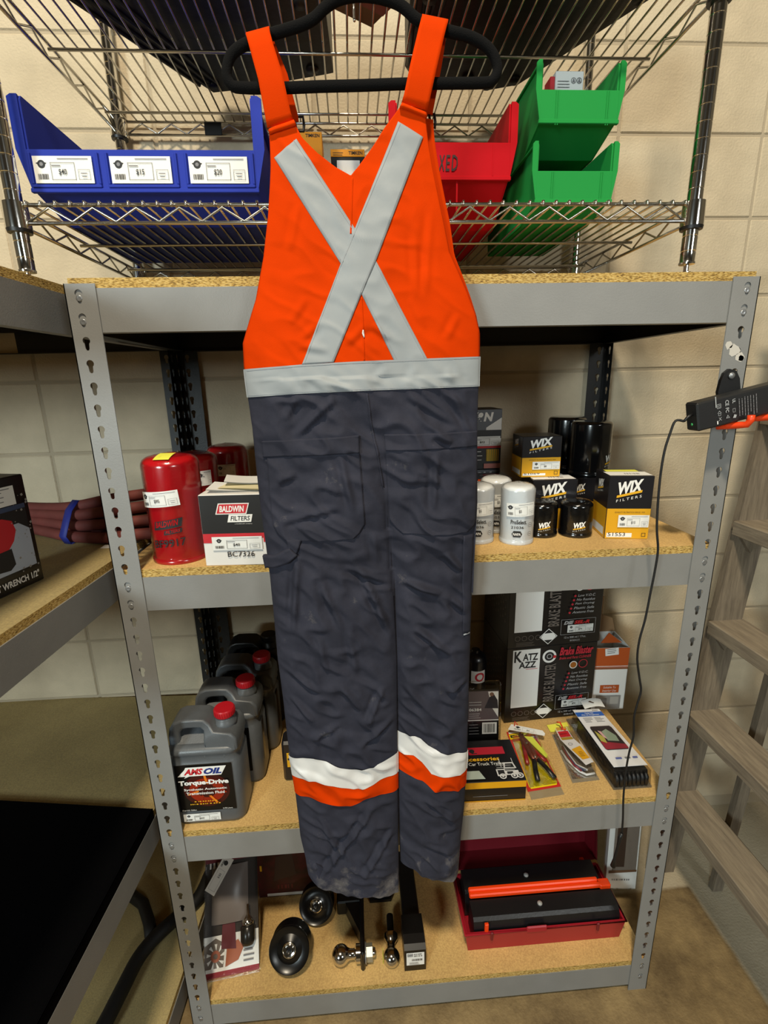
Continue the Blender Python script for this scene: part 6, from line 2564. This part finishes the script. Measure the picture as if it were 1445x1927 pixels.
# black mat on the third board
M_MAT = mat('black rubber mat', '#040405', rough=.9, bump=.3, bscale=260, spec=.03)
c = [atz(-160, 1499, L3), atz(287, 1529, L3)]
mb = MB()
e0, e1 = Vector((-.60, .150, L3 + .0003)), Vector((c[1].x - .004, c[1].y, L3 + .0003))
e2, e3 = Vector((c[1].x - .040, -.62, L3 + .0003)), Vector((-.62, -.62, L3 + .0003))
mb.prism([(q.x, q.y) for q in (e0, e3, e2, e1)], L3 + .0003, L3 + .012, M_MAT)
ang = math.atan(LSL)
dirv = Vector((-math.sin(ang), -math.cos(ang), 0))
pa = LM @ Vector((-.0048, -.43, 0))
ya = c[1].y
pe = Vector((LX - .0048 + (ya - YB) * LSL, ya, 0))
pf = pe + dirv * .70
mb.prism([(pe.x - .02, pe.y), (pf.x - .02, pf.y), (pf.x + .0022, pf.y), (pe.x + .0022, pe.y)], L3 + .0004, L3 + .0118, M_MAT)
mb.prism([(pe.x + .0006, pe.y), (pf.x + .0006, pf.y), (pf.x + .0022, pf.y), (pe.x + .0022, pe.y)], L3 - .0155, L3 + .0118, M_MAT)
tag(obj('rubber_mat', mb, None, tuple((e0 + e2) / 2)), 'flat black rubber mat covering the lower board of the left rack', 'mat')

# black hose looped on the lowest board of the left rack
o = thing('rubber_hose', 'thick black hose looped on the lowest board of the left rack', 'hose', (-.2, .1, L4))
pts = [(-.262, -.14, .020), (-.222, -.055, .020), (-.206, .03, .020), (-.192, .11, .020), (-.162, .165, .020), (-.118, .215, .020), (-.074, .265, .020), (-.060, .34, .020)]
P3 = [Vector((x, y, L4 + z)) for x, y, z in pts]
sub = []
for k in range(len(P3) - 1):
    a, b, c_, d = P3[max(0, k - 1)], P3[k], P3[k + 1], P3[min(len(P3) - 1, k + 2)]
    for j in range(4):
        t = j / 4
        sub.append(.5 * ((2 * b) + (c_ - a) * t + (2 * a - 5 * b + 4 * c_ - d) * t * t + (3 * b - a - 3 * c_ + d) * t ** 3))
sub.append(P3[-1])
obj('hose_wall', MB().tube(sub, .0195, M_BLACKR, 16), o)
P3 = [Vector((x, y, L4 + z)) for x, y, z in ((-.172, .150, .017), (-.200, .205, .017), (-.240, .262, .017), (-.300, .30, .017))]
obj('hose_branch', MB().tube(P3, .0165, M_BLACKR, 14), o)

# ================================================================ power adapter on its hook, right front post
M_ADP = mat('black adapter plastic', '#17181a', rough=.5, bump=.15, bscale=500)
M_HOOKO = mat('orange vinyl', '#ea4210', rough=.4)
o = thing('wall_hook', 'orange coated double hook on a black plate screwed to the right post', 'hook', (1.175, -.01, 1.60))
mb = MB()
pr = [at(u, v, -.006) for u, v in ((1362, 702), (1372, 694), (1385, 698), (1391, 712), (1393, 742), (1352, 755), (1350, 738), (1356, 716))]
n = len(pr)
mb.add([Vector((q.x, -.0075, q.z)) for q in pr] + [Vector((q.x, -.0004, q.z)) for q in pr], [list(range(n)), list(range(n, 2 * n))[::-1]] + [(i, n + i, n + (i + 1) % n, (i + 1) % n) for i in range(n)], M_BLACKP)
mb.tube([at(1358, 752, -.016), at(1388, 744, -.016)], .009, M_BLACKP, 12)
obj('mount_plate', mb, o)
s_ = at(1376, 707, -.0078)
obj('screw', MB().lathe([(.0001, 0), (.0062, 0), (.0062, .0022), (.004, .0035), (.0001, .0035)], M_RIVET, 16, Matrix.Translation(s_) @ Matrix.Rotation(PI / 2, 4, 'X')), o)
# adapter
PA, PB_ = at(1313, 786, -.062), at(1445, 752, -.058)
ux = (PB_ - PA).normalized()
c0 = PA + ux * .078
zx = Vector((-ux.z, 0, ux.x)).normalized()
yx = zx.cross(ux)
MA = Matrix(((ux.x, yx.x, zx.x, c0.x), (ux.y, yx.y, zx.y, c0.y), (ux.z, yx.z, zx.z, c0.z), (0, 0, 0, 1)))
ad = thing('power_adapter', 'black power adapter with a cord resting on the orange hook', 'power adapter', tuple(c0))
obj('adapter_case', MB().box((-.078, 0, -.0262), (.092, .033, .0262), M_ADP, bev=.003, M=MA), ad)
obj('cord_collar', MB().tube([MA @ Vector((-.0775, .014, .006)), MA @ Vector((-.086, .014, .003)), MA @ Vector((-.096, .012, -.003))], .0036, M_BLACKP, 10, r_end=.0024), ad)
obj('status_light', MB().lathe([(.0001, 0), (.0026, 0), (.0026, .0008), (.0001, .001)], mat('green light', '#3ea860', rough=.3), 14, MA @ Matrix.Translation((-.078, .0165, -.014)) @ Matrix.Rotation(-PI / 2, 4, 'Y')), ad)['label'] = 'small green light'
p = Print(plane_map(MA @ Vector((-.078, 0, -.0262)), ux, zx))
M_APR = mat('grey adapter print', '#a5a8aa', rough=.6)
p.frame(.0370, .0330, .0450, .0410, .0007, M_APR).frame(.0390, .0350, .0430, .0390, .0006, M_APR)
p.poly([(.0370, .0240), (.0410, .0290), (.0450, .0240), (.0440, .0240), (.0410, .0278), (.0380, .0240)], M_APR).frame(.0384, .0195, .0436, .0240, .0006, M_APR)
p.text('X', .0385, .0105, .0060, .0060, M_APR)
p.rect(.0350, .0050, .0372, .0110, M_WHITE)
p.lines(.0335, .036, .0020, 1, .01, .02, M_APR)
p.text('CE', .0520, .0450, .0105, .0070, M_APR, rot=-PI / 2, bold=.02)
p.text('FC', .0520, .0310, .0085, .0065, M_APR, rot=-PI / 2, bold=.03)
p.poly([(.0520, .0120), (.0555, .0180), (.0590, .0120)], M_APR).poly([(.0536, .0130), (.0555, .0164), (.0574, .0130)], M_ADP)
p.text('UL', .0650, .0440, .0075, .0060, M_APR, rot=-PI / 2, bold=.02)
p.frame(.0650, .0200, .0700, .0270, .0005, M_APR)
p.poly([(.0645, .0100), (.0675, .0160), (.0720, .0140), (.0700, .0090)], M_APR)
r = random.Random(9)
for k in range(7):
    u = .0770 + .0055 * k
    a = .007 + .008 * r.random()
    v1 = .044 - .004 * r.random()
    while a < v1:
        b = min(v1, a + .002 + .006 * r.random())
        p.rect(u, a, u + .0013, b, M_GREYINK)
        p.h -= p.step
        a = b + .0009
p.done('print', ad)
# hook arms under the adapter
for (u0, v0, y_) in ((1392, 797, -.0), (1452, 782, 0)):
    a = at(u0, v0 + 2, -.058)
    lo = MA.inverted() @ a
    def q(x, y, z, lo=lo):
        return MA @ Vector((lo.x + x, y, -.0262 + z))
    pts = [q(-.022, .030, -.0070), q(-.012, .014, -.0072), q(-.002, .000, -.0072), q(.004, -.010, -.0068), q(.0075, -.015, .0010), q(.0085, -.0155, .0095)]
    obj('hook_arm', MB().tube(pts, .0062, M_HOOKO, 12), o)
pts = [at(1372, 750, -.012), MA @ Vector((.000, .043, .0)), MA @ Vector((.000, .043, -.0332))]
obj('hook_stem', MB().tube([at(1372, 748, -.010), at(1372, 760, -.016), MA @ Vector((-.002, .0395, -.034))], .0045, M_BLACKP, 10), o)
# its cord, hanging down
q = [(1271, 792), (1261, 815), (1250, 850), (1242, 900), (1237, 960), (1236, 1000), (1238, 1035), (1232, 1075), (1224, 1115), (1214, 1165), (1203, 1205), (1199, 1240), (1203, 1275), (1206, 1300), (1199, 1325), (1193, 1350), (1192, 1385), (1184, 1415), (1177, 1455), (1173, 1500), (1172, 1540), (1170, 1568)]
st = MA @ Vector((-.096, .012, -.003))
P3 = [st] + [at(u, v, -.046) for u, v in q]
sub = []
for k in range(len(P3) - 1):
    a, b, c_, d = P3[max(0, k - 1)], P3[k], P3[k + 1], P3[min(len(P3) - 1, k + 2)]
    for j in range(4):
        t = j / 4
        sub.append(.5 * ((2 * b) + (c_ - a) * t + (2 * a - 5 * b + 4 * c_ - d) * t * t + (3 * b - a - 3 * c_ + d) * t ** 3))
sub.append(P3[-1])
obj('cord', MB().tube(sub, .0023, M_BLACKR, 8), ad)
e = P3[-1]
obj('cord_plug', MB().tube([e, e + Vector((-.003, 0, -.012)), e + Vector((-.006, 0, -.040)), e + Vector((-.010, 0, -.075)), e + Vector((-.012, 0, -.098))], .003, M_BLACKP, 10, radii=[.0035, .0048, .0030, .0032, .0062]), ad)

# ================================================================ wooden step ladder at the right
def wood(name, c1, c2):
    m = bpy.data.materials.new(name)
    m.use_nodes = True
    N, L = m.node_tree.nodes, m.node_tree.links
    b = N['Principled BSDF']
    tc = N.new('ShaderNodeTexCoord')
    mp = N.new('ShaderNodeMapping')
    mp.inputs['Scale'].default_value = (30, 2.5, 30) if 'step' in name else (30, 30, 2.5)
    L.new(tc.outputs['Object'], mp.inputs['Vector'])
    n = N.new('ShaderNodeTexNoise')
    n.inputs['Scale'].default_value = 3
    n.inputs['Detail'].default_value = 8
    n.inputs['Roughness'].default_value = .7
    L.new(mp.outputs[0], n.inputs['Vector'])
    r = N.new('ShaderNodeValToRGB')
    r.color_ramp.elements[0].position, r.color_ramp.elements[0].color = .3, lin(c1)
    r.color_ramp.elements[1].position, r.color_ramp.elements[1].color = .7, lin(c2)
    L.new(n.outputs['Fac'], r.inputs['Fac'])
    L.new(r.outputs['Color'], b.inputs['Base Color'])
    bp = N.new('ShaderNodeBump')
    bp.inputs['Strength'].default_value = .4
    bp.inputs['Distance'].default_value = .002
    L.new(n.outputs['Fac'], bp.inputs['Height'])
    L.new(bp.outputs['Normal'], b.inputs['Normal'])
    b.inputs['Roughness'].default_value = .8
    return m


M_WSTEP = wood('weathered step wood', '#6c6153', '#9b8e79')
M_WRAIL = wood('weathered rail wood', '#5c5246', '#8a7d6a')
LD = thing('step_ladder', 'old weathered wooden step ladder standing against the wall at right', 'ladder', (1.5, 0, 0))


def lx(z):
    return 1.413 + .085 * z


YF_, YN_ = .312, -.62


def rail(y0, y1):
    mb = MB()
    poly = [(lx(0), .0004), (lx(0) + .088, .0004), (lx(1.95) + .088, 1.95), (lx(1.95), 1.95)]
    mb.prism(poly, y0, y1, M_WRAIL, Matrix(((1, 0, 0, 0), (0, 0, 1, 0), (0, 1, 0, 0), (0, 0, 0, 1))))
    return obj('rail', mb, LD)


rail(YF_, YF_ + .022)
rail(YN_ - .022, YN_)
for k, z in enumerate((.300, .605, .910, 1.215, 1.52, 1.82)):
    mb = MB().box((lx(z) - .010, YN_ - .004, z), (lx(z) + .100, YF_ + .004, z + .041), M_WSTEP, bev=.0025)
    obj('step', mb, LD)
    if k < 5:
        obj('step_brace', MB().prism([(lx(z) + .004, z), (lx(z) + .072, z), (lx(z) + .040, z - .050)], YF_ - .016, YF_ - .002, M_WRAIL, Matrix(((1, 0, 0, 0), (0, 0, 1, 0), (0, 1, 0, 0), (0, 0, 0, 1)))), LD)
        nz = MB()
        nz.lathe([(.0001, 0), (.004, 0), (.003, .001), (.0001, .0012)], M_INK, 10, Matrix.Translation((lx(z) - .0002, YF_ + .012, z + .012)) @ Matrix.Rotation(-PI / 2, 4, 'Y'))
        obj('bolt_head', nz, LD)
# rear frame


def rx(z):
    return 1.585 + .060 * z


for y0 in (YF_ - .075, YN_ + .055):
    mb = MB()
    mb.prism([(rx(0), .0004), (rx(0) + .034, .0004), (rx(1.9) + .034, 1.9), (rx(1.9), 1.9)], y0, y0 + .022, M_WRAIL, Matrix(((1, 0, 0, 0), (0, 0, 1, 0), (0, 1, 0, 0), (0, 0, 0, 1))))
    obj('rear_leg', mb, LD)
for z in (.22, .52, .82, 1.12, 1.42):
    mb = MB().box((rx(z) - .012, YN_ + .03, z), (rx(z) + .004, YF_ - .04, z + .045), M_WSTEP, bev=.002)
    obj('rear_slat', mb, LD)
mb = MB().box((lx(1.95) - .015, YN_ - .03, 1.9505), (rx(1.95) + .05, YF_ + .03, 1.975), M_WSTEP, bev=.003)
obj('top_board', mb, LD)
